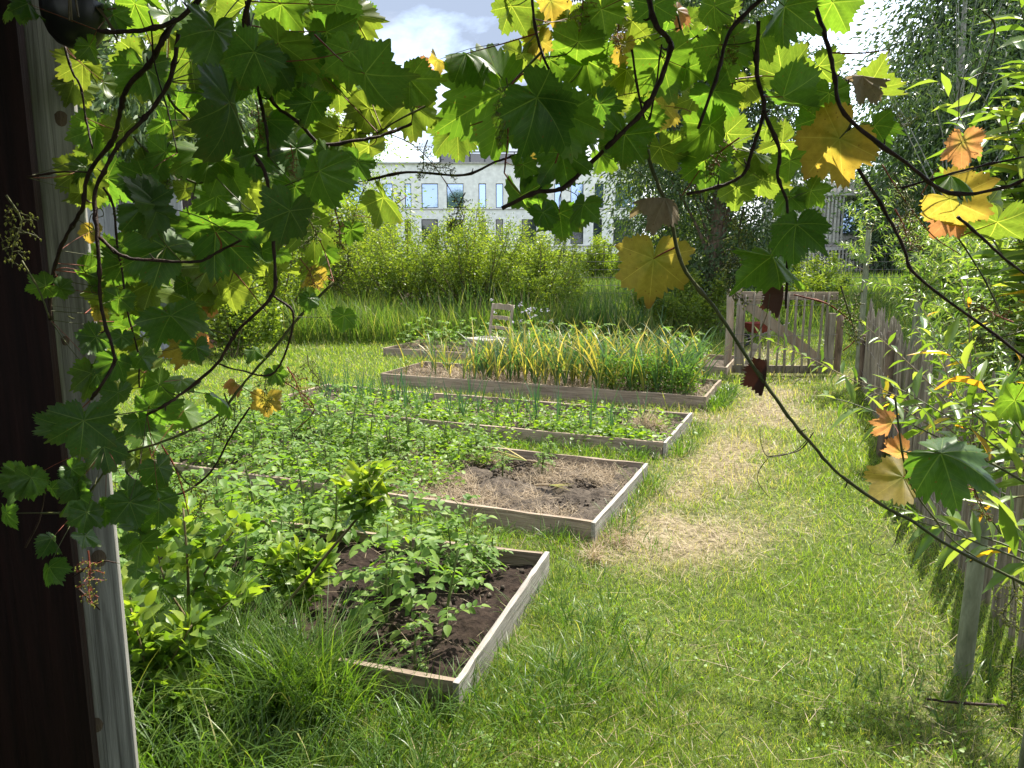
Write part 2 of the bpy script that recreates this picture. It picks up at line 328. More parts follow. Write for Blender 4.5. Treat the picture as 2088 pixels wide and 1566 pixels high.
M['bark_green'] = rough_mat('willow_bark', (.13, .14, .085), (.25, .26, .17), (30, 30, 8), rough=.7, bump=.35, rv=.3)
M['bark_pale'] = rough_mat('pale_bark', (.25, .24, .22), (.42, .40, .36), (10, 10, 18), rough=.8, bump=.3, rv=.2)
M['twig'] = rough_mat('twig', (.10, .08, .04), (.20, .16, .08), (20, 20, 20), rough=.8, bump=.2)
M['soil'] = rough_mat('dark_soil', (.014, .010, .008), (.045, .032, .024), (28, 28, 28), rough=1, bump=1, c3=(.085, .064, .048), rv=0, spec=.1, dist=.02)
M['soil_dry'] = rough_mat('dry_soil', (.040, .033, .026), (.12, .098, .075), (26, 26, 26), rough=1, bump=1, c3=(.19, .15, .11), rv=0, spec=.1, dist=.02)
M['stem'] = rough_mat('green_stem', (.09, .13, .035), (.16, .2, .06), (20, 20, 20), rough=.6, bump=.1)
M['black'] = rough_mat('black_plastic', (.008, .008, .008), (.02, .02, .02), (10, 10, 10), rough=.35, bump=.05, spec=.5)
M['wire'] = rough_mat('rusted_wire', (.10, .085, .075), (.25, .23, .21), (30, 30, 30), rough=.5, bump=.2)
M['red_paint'] = rough_mat('rust_red_paint', (.12, .022, .016), (.22, .045, .03), (14, 14, 14), rough=.6, bump=.2)
M['render_white'] = rough_mat('white_facade', (.83, .82, .79), (.88, .87, .84), (.5, .5, 5), rough=.8, bump=.05, rv=0.02, detail=3)
M['slab_grey'] = rough_mat('grey_slat', (.38, .36, .34), (.52, .50, .47), (1, 1, 6), rough=.8, bump=.1)
M['shed_grey'] = rough_mat('grey_shed_board', (.17, .17, .175), (.33, .33, .335), (14, 14, 1.5), rough=.85, bump=.4, rv=.35)
M['frame_dark'] = rough_mat('dark_frame', (.03, .035, .04), (.06, .065, .07), (5, 5, 5), rough=.5, bump=.05)
def glass_mat(name, c, rough=.03, met=0.0):
    m, n, l, b, o = new_mat(name); b.inputs['Base Color'].default_value = (*c, 1); b.inputs['Roughness'].default_value = rough
    b.inputs['Metallic'].default_value = met; b.inputs['Specular IOR Level'].default_value = 1.0; b.inputs['Coat Weight'].default_value = .6; b.inputs['Coat Roughness'].default_value = .02
    return m
M['glass'] = glass_mat('window_glass', (.34, .48, .72), met=.85); M['glass_dark'] = glass_mat('dark_window_glass', (.03, .04, .05))

# ------------------------------------------------------------------ ground
BEDS = [  # u right, u left, v near, v far
    (-1.13, -5.0, 2.20, 3.42), (-1.15, -4.9, 3.93, 5.20), (-1.15, -5.1, 5.83, 7.02), (-1.13, -4.87, 7.75, 8.82), (-1.2, -6.2, 9.95, 11.1)]
BED_H = [.115, .11, .11, .135, .11]
BROT = [math.radians(q) for q in (5.5, 0, 0, 0, 0)]
def BXY(i, u, v, z=0.0):
    """a place given in a bed's own directions"""
    ur, vn = BEDS[i][0], BEDS[i][2]; c_, s_ = math.cos(BROT[i]), math.sin(BROT[i]); du, dv = np.asarray(u, float)-ur, np.asarray(v, float)-vn
    uu_, vv_ = ur+du*c_-dv*s_, vn+du*s_+dv*c_
    return np.stack([uu_*UX[0]+vv_*VX[0], uu_*UX[1]+vv_*VX[1], np.broadcast_to(np.asarray(z, float), uu_.shape)], -1)
def in_bed(x, y, pad=0.0):
    u = x*UX[0]+y*UX[1]; v = x*VX[0]+y*VX[1]; m = np.zeros(np.shape(x), bool)
    for k_, (a, b, c, d) in enumerate(BEDS):
        cr_, sr_ = math.cos(BROT[k_]), math.sin(BROT[k_]); du, dv = u-a, v-c; u2, v2 = a+du*cr_+dv*sr_, c-du*sr_+dv*cr_
        m |= (u2 < a+pad) & (u2 > b-pad) & (v2 > c-pad) & (v2 < d+pad)
    return m
def dryness(x, y):
    """how straw covered the grass is: a worn strip along the bed ends and between the rear beds"""
    u = x*UX[0]+y*UX[1]; v = x*VX[0]+y*VX[1]
    strip = 1.0*np.exp(-((u+.64-.05*(v-6))/.46)**2)*np.clip((v-3.35)/.7, 0, 1)*np.clip((10.6-v)/1.5, .0, 1)
    gap = np.exp(-((v-7.38)/.25)**2)*(u < -.9)*(u > -4.6)*.95
    gap2 = np.exp(-((v-10.4)/.7)**2)*(u > -1.2)*(u < .5)*.6
    far = ((v > 10.5) & (v < 13.5) & (u > -1.3) & (u < -.2))*.7
    nse = fbm(x*2.6, y*2.6, 4, 3)
    near = np.clip((fbm(x*1.7, y*1.7, 4, 11)-.52)*4, 0, .55)
    edge = np.exp(-((u-.42)/.16)**2)*.6*np.clip((5.5-v)/2, 0, 1)
    return np.clip(np.maximum.reduce([strip, gap, gap2, far, edge*.5])*np.clip((nse-.10)*2.5, .38, 1.1) + near*.35 - .08, 0, 1)
def ground_mat():
    m, n, l, b, o = new_mat('ground_turf')
    t = n.new('ShaderNodeTexCoord'); d = attr(n, 'dry')
    z = n.new('ShaderNodeTexNoise'); z.inputs['Scale'].default_value = 30; z.inputs['Detail'].default_value = 8; l.new(t.outputs['Object'], z.inputs['Vector'])
    r1 = ramp(n, [(.3, (.030, .045, .012)), (.55, (.065, .095, .02)), (.75, (.12, .13, .04))]); l.new(z.outputs[0], r1.inputs[0])
    r2 = ramp(n, [(.3, (.08, .066, .04)), (.52, (.20, .165, .10)), (.72, (.32, .27, .18))]); l.new(z.outputs[0], r2.inputs[0])
    mxx = n.new('ShaderNodeMix'); mxx.data_type = 'RGBA'; l.new(d.outputs['Fac'], mxx.inputs[0]); l.new(r1.outputs[0], mxx.inputs[6]); l.new(r2.outputs[0], mxx.inputs[7])
    l.new(mxx.outputs[2], b.inputs['Base Color']); b.inputs['Roughness'].default_value = 1; b.inputs['Specular IOR Level'].default_value = .1
    bp = n.new('ShaderNodeBump'); bp.inputs['Strength'].default_value = 1; bp.inputs['Distance'].default_value = .02; l.new(z.outputs[0], bp.inputs['Height']); l.new(bp.outputs[0], b.inputs['Normal'])
    return m
gx = np.concatenate([np.linspace(-900, -14, 30), np.linspace(-13.9, 13.9, 280), np.linspace(14, 900, 30)])
gy = np.concatenate([np.linspace(-60, -3, 10), np.linspace(-2.9, 18, 260), np.linspace(18.3, 900, 50)])
X, Y = np.meshgrid(gx, gy); Z = (fbm(X*1.3, Y*1.3, 3, 5)-.45)*.03*(np.hypot(X, Y) < 40) - .012
Z = np.where(in_bed(X, Y, .05), -.03, Z)
nx, ny = len(gx), len(gy); I = np.arange(nx*ny).reshape(ny, nx)
Fq = np.stack([I[:-1, :-1], I[:-1, 1:], I[1:, 1:], I[1:, :-1]], -1).reshape(-1, 4)
g = link('ground', mk_mesh('ground', np.stack([X, Y, Z], -1).reshape(-1, 3), Fq, ground_mat(), extra=dryness(X, Y).ravel()*.95, smooth=True)); tag(g, kind='structure')

# ------------------------------------------------------------------ lawn, straw, long grass (nobody could count them)
N = 420000
rr = np.exp(R.uniform(math.log(1.75), math.log(15), N)); an = R.uniform(-.72, .70, N)
x, y = rr*np.sin(an), rr*np.cos(an); u = x*UX[0]+y*UX[1]
dr = dryness(x, y); pat = fbm(x*1.9, y*1.9, 4, 21)
keep = ~in_bed(x, y, .015) & (R.random(N) > dr*.72)
x, y, rr, dr, pat = x[keep], y[keep], rr[keep], dr[keep], pat[keep]; m = len(x)
c = Cloud()
lush = np.clip((pat-.45)*4, 0, 1)*.8
Lg = (.022 + .045*R.random(m)**1.5)*(.75+.8*lush) * np.where(R.random(m) > .97, 1.9, 1) * np.clip(rr/4, 1, 1.7)
wg = np.maximum(.0023, rr*.0008)*R.uniform(.7, 1.35, m)
th0 = R.uniform(.1, 1.05, m); 
c.blades(np.stack([x, y, np.full(m, -.008)], -1), R.uniform(0, 6.28, m), th0, R.uniform(0, 1.0, m), Lg, wg, seg=2, rnd=np.clip(R.normal(.42, .27, m)+(pat-.45)*-.5, 0, 1),
         x=np.clip((R.random(m) < dr*.75+.075).astype(float)*R.uniform(.6, 1, m), 0, 1))
tag(c.build('lawn_grass', M['grass']), 'short bright green lawn grass thinning to straw along the path', 'grass', kind='stuff')
# straw strands on the path
def strands(n_, xs, ys, z, L=(.04, .16), w=.0028, flat=(1.25, 1.6)):
    k = len(xs)
    return (np.stack([xs, ys, z], -1), R.uniform(0, 6.28, k), R.uniform(flat[0], flat[1], k), R.normal(0, .35, k), R.uniform(L[0], L[1], k), w)
N = 70000
rr = np.exp(R.uniform(math.log(1.9), math.log(13), N)); an = R.uniform(-.6, .66, N); x, y = rr*np.sin(an), rr*np.cos(an)
dr = dryness(x, y); k_ = ~in_bed(x, y, .03) & (R.random(N) < np.maximum(dr**1.2*.8, .035)); x, y, rr = x[k_], y[k_], rr[k_]
c = Cloud(); o_, ph, t0, bd, L_, w_ = strands(0, x, y, R.uniform(.0, .028, len(x)))
c.blades(o_, ph, t0, bd, L_, np.maximum(.0022, rr*.0006), seg=3, blunt=.5)
tag(c.build('straw_litter', M['straw']), 'loose cut straw strewn over the worn grass path', 'straw', kind='stuff')
# long grass: tufts at chosen places
c = Cloud()
R_FRONT = 1
def tuft(cx, cy, n_, rad, L, lean=None, w=.005, spread=.5, z=0.0, cl=None, rnd=None):
    q = R.normal(0, rad, (n_, 2)); ph = np.arctan2(q[:, 1], q[:, 0]) + R.normal(0, .8, n_)
    if lean is not None: ph = np.where(R.random(n_) < .6, lean + R.normal(0, .5, n_), ph)
    (cl or c).blades(np.stack([cx+q[:, 0], cy+q[:, 1], np.full(n_, z)], -1), ph, R.uniform(.05, spread, n_), R.uniform(.4, 1.9, n_), L*R.uniform(.55, 1.15, n_), w*R.uniform(.7, 1.3, n_), seg=5, rnd=np.clip(R.normal(.35, .22, n_), 0, .95) if rnd is None else rnd)
for _ in range(85):                                   # tall bank in front of the first bed and round the shrubs
    px, py = R.uniform(270, 900), R.uniform(1385, 1640)
    if px > 700 and py < 1440: continue
    p = G(px, py)
    if in_bed(p[0], p[1], .04): continue
    tuft(p[0], p[1], 34, .06, R.uniform(.14, .30)*(1.25 if px < 560 else .8), w=.005)
for _ in range(70):
    p = UV(R.uniform(-3.1, -1.75), R.uniform(1.3, 2.12)); tuft(p[0], p[1], 40, .07, R.uniform(.26, .48), w=.0055)
for _ in range(170):
    p = BXY(0, R.uniform(-3.2, -1.46), 2.2-R.uniform(.02, .22)); tuft(p[0], p[1], 30, .05, R.uniform(.26, .48), w=.005, spread=.3)
for px, py, n_, r_, L_ in [(1140, 1250, 60, .05, .24), (1180, 1290, 60, .05, .22), (1235, 1300, 70, .05, .24), (1215, 1180, 45, .05, .16), (1150, 1400, 120, .07, .24), (1210, 1390, 130, .08, .24), (1120, 1430, 90, .07, .25),
                           (1330, 1420, 90, .07, .2), (1290, 1330, 60, .05, .18), (1090, 1480, 100, .08, .22), (1160, 1520, 120, .09, .2), (1010, 1470, 90, .08, .25), (900, 1480, 90, .08, .25), (940, 1430, 60, .05, .2),
                           (1250, 1240, 40, .04, .15), (1380, 1500, 60, .08, .13), (1060, 1370, 50, .04, .2), (1340, 1120, 40, .05, .13), (1420, 1280, 40, .08, .1), (1560, 1330, 50, .1, .1), (1700, 1420, 70, .1, .13), (1820, 1420, 70, .1, .14), (1890, 1380, 60, .08, .16), (1990, 1420, 80, .1, .2), (1930, 1500, 90, .12, .16)]:
    p = G(px, py); tuft(p[0], p[1], int(n_*.7), r_, L_*.82, w=.005)
for bi, (a, b, v0, v1) in enumerate(BEDS[:4]):          # grass at the foot of the boards
    for _ in range([90, 120, 120, 60][bi]):
        s_ = R.random()
        if bi < 3 and s_ < .72: p = BXY(bi, R.uniform(b, a), v0-R.uniform(.03, .22))
        elif s_ < .85 and bi < 3: p = BXY(bi, R.uniform(b, a-1.0), v1+R.uniform(.03, .2))
        else: p = BXY(bi, a+R.uniform(.03, .14), R.uniform(v0, v1))
        far_ = max(1, p[1]/3.5); tuft(p[0], p[1], int(20), .05, R.uniform(.08, .2), w=.0042*far_)
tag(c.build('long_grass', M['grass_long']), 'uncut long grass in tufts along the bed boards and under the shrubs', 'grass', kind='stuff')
# grass beyond the beds and outside the fence
c = Cloud(); N = 60000
x = R.uniform(-13, 17, N); y = R.uniform(11, 34, N); u = x*UX[0]+y*UX[1]; v = x*VX[0]+y*VX[1]
k_ = ~in_bed(x, y, .05) & ~((u > -1.4) & (u < .3) & (v < 14)); x, y, v = x[k_], y[k_], v[k_]; m = len(x)
hh = np.clip((v-11.2)/3, .0, 1)*.55*(.4+fbm(x*.5, y*.5, 3, 9)) + .14
c.blades(np.stack([x, y, np.zeros(m)-.01], -1), R.uniform(0, 6.28, m), R.uniform(0, .35, m), R.uniform(.1, 1.1, m), hh*R.uniform(.6, 1.2, m), .011*R.uniform(.7, 1.4, m)*np.clip(y/14, .8, 1.8), seg=3)
N = 20000; x = R.uniform(-6.5, 1.2, N); y = R.uniform(13.0, 16, N); m = N
c.blades(np.stack([x, y, np.zeros(m)], -1), R.uniform(0, 6.28, m), R.uniform(0, .3, m), R.uniform(.1, 1.1, m), R.uniform(.35, .95, m)*(.5+fbm(x*1.1, y*1.1, 3, 71)), .012*R.uniform(.7, 1.4, m), seg=4)
N = 26000; x = R.uniform(2.2, 9, N); y = R.uniform(2.2, 11.5, N); u = x*UX[0]+y*UX[1]; k_ = u > .68; x, y = x[k_], y[k_]; m = len(x)
c.blades(np.stack([x, y, np.zeros(m)-.01], -1), R.uniform(0, 6.28, m), R.uniform(0, .5, m), R.uniform(.1, 1.1, m), R.uniform(.08, .26, m), .006*R.uniform(.7, 1.4, m), seg=3)
tag(c.build('meadow_grass', M['meadow']), 'rough meadow grass beyond the beds and outside the pale fence', 'grass', kind='stuff')

# ------------------------------------------------------------------ raised beds
bed_names = ['nearest raised bed with dark soil and leafy potato plants', 'second raised bed with bare straw-strewn soil and a few wilted stems',
             'third raised bed with thin upright onions and low lime green weeds', 'fourth raised bed packed with tall yellowing garlic',
             'rear raised bed of low dense greens reaching the wooden gate']
def plank(f, c, L, th, h, seed, jx=.0):
    n_ = 16; xs = np.linspace(-L/2, L/2, n_); V = []
    oy = (fbm(xs*1.4+seed*7.3, xs*0, 3, seed)-.45)*.022; oz = (fbm(xs*1.1+seed*3.1, xs*0+5, 3, seed+9)-.45)*.020
    for k in range(n_):
        e = R.normal(0, .0012, 4); V += [[c[0]+xs[k], c[1]-th/2+oy[k], c[2]-h/2], [c[0]+xs[k], c[1]+th/2+oy[k], c[2]-h/2], [c[0]+xs[k], c[1]+th/2+oy[k]+e[0], c[2]+h/2+oz[k]+e[1]], [c[0]+xs[k], c[1]-th/2+oy[k]+e[2], c[2]+h/2+oz[k]+e[3]]]
    Fs = [[4*k+a, 4*k+4+a, 4*k+4+(a+1) % 4, 4*k+(a+1) % 4] for k in range(n_-1) for a in range(4)] + [[0, 1, 2, 3], [4*n_-1, 4*n_-2, 4*n_-3, 4*n_-4]]
    return f.add(V, Fs, R.random())
def make_bed(i):
    a, b, v0, v1 = BEDS[i]; h = BED_H[i]; base = BXY(i, (a+b)/2, v0)
    t = thing('raised_bed', bed_names[i], 'raised bed', base, -BA+BROT[i], 'board edged raised beds')
    L, w = a-b, v1-v0; th = .024; uo = -(a+b)/2
    f = MB(); nseg = 2
    for k in range(nseg): plank(f, (-L/2+L*(k+.5)/nseg, th/2, h/2-.03), L/nseg-.002, th, h+.06, i*4+k)
    f.build('front_board', M['board'], t)
    f = MB()
    for k in range(nseg): plank(f, (-L/2+L*(k+.5)/nseg, w-th/2, h/2-.03), L/nseg-.002, th, h+.06, i*4+k+2)
    f.build('back_board', M['board'], t)
    e = plank(MB(), (0, 0, 0), w+.012, th, h+.064, i+50).build('end_board', M['board_grey'] if i < 3 else M['board'], t); e.location = (L/2+th/2+.001, w/2, h/2-.03); e.rotation_euler = (0, 0, math.pi/2)
    e = MB().box((0, 0, 0), (w+.012, th, h+.064), jit=.0015).build('end_board', M['board'], t); e.location = (-L/2-th/2-.001, w/2, h/2-.03); e.rotation_euler = (0, 0, math.pi/2)
    st = .022 if i < 2 else .045
    xs = np.linspace(-L/2, L/2, int(L/st)); ys = np.linspace(th, w-th, int((w-2*th)/st)); X, Y = np.meshgrid(xs, ys)
    amp = [.07, .12, .05, .05, .05][i]
    Z = h-.075 + (fbm(X*5+i*9, Y*5, 5, 30+i)-.45)*amp*1.5 + (fbm(X*22, Y*22, 3, 44+i)-.45)*.035
    I = np.arange(X.size).reshape(X.shape); Fq = np.stack([I[:-1, :-1], I[:-1, 1:], I[1:, 1:], I[1:, :-1]], -1).reshape(-1, 4)
    link('soil', mk_mesh('soil', np.stack([X, Y, Z], -1).reshape(-1, 3), Fq, M['soil'] if i in (0,) else M['soil_dry'], smooth=True), t)
    return t, L, w, h
beds = [make_bed(i) for i in range(5)]
def bed_pt(i, fu, fv, z=None):
    a, b, v0, v1 = BEDS[i]; return UV(b+(a-b)*fu, v0+.05+(v1-v0-.1)*fv, BED_H[i]-.07 if z is None else z)
# soil clods, straw in beds
c = Cloud()
for i, n_ in ((0, 1400), (1, 2600), (2, 1500)):
    a, b, v0, v1 = BEDS[i]; ul = a-2.6 if i < 2 else b
    uu, vv = R.uniform(ul+.04, a-.05, n_), R.uniform(v0+.06, v1-.06, n_)
    o = BXY(i, uu, vv); o[:, 2] = BED_H[i]-.075+R.uniform(-.015, .02, n_)
    tv = np.array([[0, 0, .5], [.5, 0, 0], [0, .5, 0], [-.5, 0, .05], [0, -.5, 0], [0, 0, -.5]]); tf = np.array([[0, 1, 2], [0, 2, 3], [0, 3, 4], [0, 4, 1], [5, 2, 1], [5, 3, 2], [5, 4, 3], [5, 1, 4]])
    s_ = R.gamma(2, .008, n_)+.004; c.leaves((tv, tf), o, rdir(n_), rdir(n_), s_, s_, R.random(n_))
tag(c.build('soil_clods', M['soil_dry']), 'loose lumps of brown earth scattered over the bed soil', 'soil', kind='stuff')
c = Cloud()
for i, n_, ul, wv in ((1, 13000, -3.0, .0019), (3, 7000, -4.8, .0045), (2, 1500, -5, .003), (0, 250, -3, .002), (4, 2500, -6.1, .005)):
    a, b, v0, v1 = BEDS[i]; uu, vv = R.uniform(ul, a-.04, n_), R.uniform(v0+.05, v1-.05, n_)
    if i == 4: k_ = (uu < -4.8) & (vv < 10.5); uu, vv = uu[k_], vv[k_]
    if i == 1: k_ = fbm(uu*4, vv*4, 4, 77) > .47; uu, vv = uu[k_], vv[k_]
    k = len(uu); z = BED_H[i]-.06+R.uniform(-.02, .035, k) + (fbm(uu*5, vv*5, 2, 5)-.4)*.03
    o = BXY(i, uu, vv); o[:, 2] = z
    c.blades(o, R.uniform(0, 6.28, k), R.uniform(1.15, 1.7, k), R.normal(0, .5, k), R.uniform(.05, .16, k), wv*R.uniform(.7, 1.3, k), seg=3, blunt=.5)
tag(c.build('straw_mulch', M['straw']), 'dry straw mulch lying on the soil of the beds', 'straw', kind='stuff')

# ------------------------------------------------------------------ potato plants
def potato_meshes(seed, H):
    global R; R0 = R; R = np.random.default_rng(seed)
    st = MB(); lf = Cloud(); ns = R.integers(1, 3)
    for s_ in range(ns):
        a0 = R.uniform(0, 6.28); lean = R.uniform(.05, .22); hh = H*(1 if s_ == 0 else R.uniform(.6, .9))
        pts = np.array([[math.cos(a0)*lean*q*hh, math.sin(a0)*lean*q*hh, q*hh-.04*(q == 0)] for q in (0, .35, .7, 1)])
        st.tube(pts, [.0075, .0065, .005, .003], 6)
        for k in range(12):
            q = .15+.83*k/11; pb = pts[0]+(pts[-1]-pts[0])*q; pb[2] = q*hh
            az = k*2.4+R.uniform(-.4, .4); ll = (.19*(1-.55*abs(q-.45)) + .02)*R.uniform(.8, 1.15)*H/.4
            el0 = R.uniform(.25, .7) if q < .85 else R.uniform(.7, 1.2); drop = R.uniform(.6, 1.3)
            ax = np.array([math.cos(az), math.sin(az), 0]); sdv = np.array([-math.sin(az), math.cos(az), 0]); pp = pb.copy(); rach = [pb]
            for j in range(6):
                e = el0-drop*j/5; d = ax*math.cos(e)+np.array([0, 0, math.sin(e)]); pp = pp+d*ll/6; rach.append(pp)
                up = np.cross(d, -sdv); up = up*np.sign(up[2]+1e-6)
                if j in (1, 2, 3, 4):
                    for sg in (-1, 1):
                        dd = d*.45+sdv*sg*.9+up*R.normal(.0, .25); sz = ll*(.235 if j % 2 == 0 or j == 3 else .15)*R.uniform(.85, 1.2)
                        lf.leaves(T_OVATE, [pp], [dd], [up+R.normal(0, .25, 3)], sz, sz*.62)
            lf.leaves(T_OVATE, [pp], [d-np.array([0, 0, .2])], [up], ll*.30, ll*.19)
            st.tube(np.array(rach)[::2], .0022, 4, sub=1)
    a, b = st, lf; V = np.concatenate(a.V); ms = mk_mesh('stem', V, [np.concatenate(f) for f in a.F.values()], M['stem'], rnd=np.concatenate(a.R), smooth=True)
    mf = b.mesh('foliage', M['potato']); R = R0; return ms, mf
pot = [potato_meshes(100+k, h) for k, h in enumerate((.44, .40, .36, .30, .24, .18))]
def place_plant(name, meshes, parts, p, rz, sc, label, cat, group):
    t = thing(name, label, cat, p, rz, group); t.scale = (sc, sc, sc)
    for nm, me in zip(parts, meshes): link(nm, me, t)
    return t
def plants(i, us, vs, pick, label, group='potato plants in the beds', name='potato_plant', parts=('stem', 'foliage'), src=pot, cat='plant', sc=(.85, 1.2)):
    for u_, v_ in zip(us, vs):
        place_plant(name, src[pick()], parts, BXY(i, u_, v_, BED_H[i]-.075), R.uniform(0, 6.28), R.uniform(*sc), label, cat, group)
# first bed: plants at the places the photo shows at its right end, then rows going left
def place_px(i, px, py, k, sc, label, group='potato plants in the beds'):
    p = G(px, py, BED_H[i]-.06); place_plant('potato_plant', pot[k], ('stem', 'foliage'), (p[0], p[1], BED_H[i]-.075), R.uniform(0, 6.28), sc, label, 'plant', group)
place_px(0, 900, 1300, 1, 1.0, 'potato plant nearest to the corner of the front bed')
place_px(0, 785, 1262, 0, .98, 'tall potato plant second from the front corner of the dark soil bed')
place_px(0, 845, 1362, 5, .8, 'smallest potato seedling, low beside the front board of the dark soil bed')
place_px(0, 963, 1185, 3, .9, 'potato plant halfway along the end board of the front bed')
place_px(0, 1000, 1160, 5, 1.0, 'low potato plant near the far right corner of the front bed')
place_px(0, 925, 1160, 0, .8, 'upright potato plant by the far board of the front bed')
place_px(0, 835, 1180, 0, 1.0, 'tall potato plant in the middle of the dark soil in the front bed')
uu, vv = [], []
for v_ in (2.35, 2.68, 3.0, 3.28):
    for u_ in np.arange(-4.9, -1.95, .27):
        uu.append(u_+R.normal(0, .05)); vv.append(v_+R.normal(0, .04))
plants(0, uu, vv, lambda: int(R.integers(0, 4)), 'leafy potato plant in the dense rows filling the left of the front bed', 'potato plants filling the front bed')
uu, vv = [], []
for v_ in (4.1, 4.45, 4.8, 5.08):
    for u_ in np.arange(-4.8, -2.25, .30):
        if u_ > -2.55 and v_ < 4.6: continue
        uu.append(u_+R.normal(0, .06)); vv.append(v_+R.normal(0, .05))
far_ = np.array(uu) < -3.2; uu, vv = np.array(uu), np.array(vv)
plants(1, uu[far_], vv[far_], lambda: int(R.integers(1, 4)), 'leafy potato plant in the left half of the straw-strewn second bed', 'potato plants in the second bed')
plants(1, uu[~far_], vv[~far_], lambda: int(R.integers(3, 6)), 'small potato plant at the edge of the bare straw-strewn soil in the second bed', 'small potato plants in the second bed')
uu, vv = [], []
for v_ in (10.2, 10.5, 10.8):
    for u_ in np.arange(-6.0, -1.35, .36):
        if u_ < -4.9 and v_ < 10.4: continue
        uu.append(u_+R.normal(0, .07)); vv.append(v_+R.normal(0, .05))
plants(4, uu, vv, lambda: int(R.integers(1, 4)), 'low leafy potato plant in the rear bed behind the garlic', 'potato plants in the rear bed', sc=(.9, 1.35))
# a few wilted stems lying in the second bed
for px, py, ang, L_, lb in ((1075, 945, -.35, .42, 'wilted garlic stalk lying across the straw in the second bed'), (1120, 995, 2.6, .18, 'small curled yellow leaf stalk lying near the front of the second bed')):
    p = G(px, py, .08); c = Cloud(); k = 7
    c.blades(np.tile([0, 0, .02], (k, 1)), ang+math.pi+R.normal(0, .35, k), R.uniform(1.3, 1.5, k), R.uniform(-.1, .35, k), L_*R.uniform(.5, 1, k), .016, seg=5, rnd=R.uniform(.4, .95, k))
    t = thing('wilted_stalk', lb, 'plant', p); c.build('leaves', M['garlic'], t)
    MB().tube([[0, 0, .02], [math.cos(ang)*L_*.35, math.sin(ang)*L_*.35, .012], [math.cos(ang)*L_*.6, math.sin(ang)*L_*.6, .0]], [.009, .008, .007], 7).build('stalk', M['straw'], t)
for px, py, lb in ((1105, 958, 'single small green seedling in the middle of the straw-strewn second bed'), (1118, 935, 'pale broad-leaved seedling near the back board of the second bed'), (1025, 965, 'low green weed left of the wilted stalk in the second bed')):
    p = G(px, py, .07); place_plant('seedling', pot[4], ('stem', 'foliage'), p, R.uniform(0, 6), .6, lb, 'plant', 'seedlings in the second bed')

# ------------------------------------------------------------------ onions (third bed) and garlic (fourth bed)
def allium(seed, H, nl, w, yel, bendr, nm, mat, seg=5):
    global R; R0 = R; R = np.random.default_rng(seed); c = Cloud()
    ph = R.uniform(0, 6.28) + np.where(np.arange(nl) % 2, math.pi, 0) + R.normal(0, .5, nl)
    zb = np.linspace(0, H*.30, nl)
    L = H*R.uniform(.6, 1.05, nl)
    rn = np.where(R.random(nl) < yel*np.linspace(1.5, .6, nl), R.uniform(.52, 1, nl), R.uniform(0, .42, nl))
    c.blades(np.stack([np.zeros(nl), np.zeros(nl), zb], -1), ph, R.uniform(.1, .38, nl), R.uniform(*bendr, nl), L, w*R.uniform(.8, 1.2, nl), seg=seg, rnd=rn)
    s_ = MB().tube([[0, 0, -.04], [0, 0, H*.18], [0, 0, H*.36]], [w*.6, w*.5, w*.3], 6)
    ms = mk_mesh('stem', np.concatenate(s_.V), [np.concatenate(f) for f in s_.F.values()], M['stem'], rnd=np.concatenate(s_.R), smooth=True)
    mf = c.mesh('foliage', mat); R = R0; return ms, mf
oni = [allium(200+k, .36, 6, .010, .12, (0, .35), 'onion', M['onion'], 4) for k in range(4)]
gar = [allium(300+k, .82, 13, .020, .46, (.2, 1.9), 'garlic', M['garlic'], 7) for k in range(5)] + [allium(320+k, .80, 11, .022, .12, (.2, 1.3), 'garlic', M['garlic'], 7) for k in range(3)]
uu, vv = [], []
for v_ in (6.05, 6.4, 6.72):
    for u_ in np.arange(-4.9, -1.4, .15):
        if R.random() < (.72 if u_ < -2.3 else .4): uu.append(u_+R.normal(0, .03)); vv.append(v_+R.normal(0, .04))
plants(2, uu, vv, lambda: int(R.integers(0, 4)), 'thin upright onion plant in the rows of the third bed', 'onion plants in the third bed', 'onion_plant', src=oni, sc=(.8, 1.25))
uu, vv = [], []
for v_ in np.linspace(7.92, 8.66, 5):
    for u_ in np.arange(-4.7, -1.25, .14):
        if u_ < -3.9 and R.random() < .6: continue
        uu.append(u_+R.normal(0, .04)); vv.append(v_+R.normal(0, .04))
for u_, v_ in zip(uu, vv):
    k = int(R.integers(5, 8)) if (R.random() < .25 or u_ > -1.7) else int(R.integers(0, 5))
    sc = R.uniform(.7, .95) if u_ > -3.8 else R.uniform(.45, .75)
    place_plant('garlic_plant', gar[k], ('stem', 'foliage'), UV(u_, v_, BED_H[3]-.06), R.uniform(0, 6.28), sc, 'tall yellowing garlic plant in the packed rows of the fourth bed', 'plant', 'garlic plants in the fourth bed')
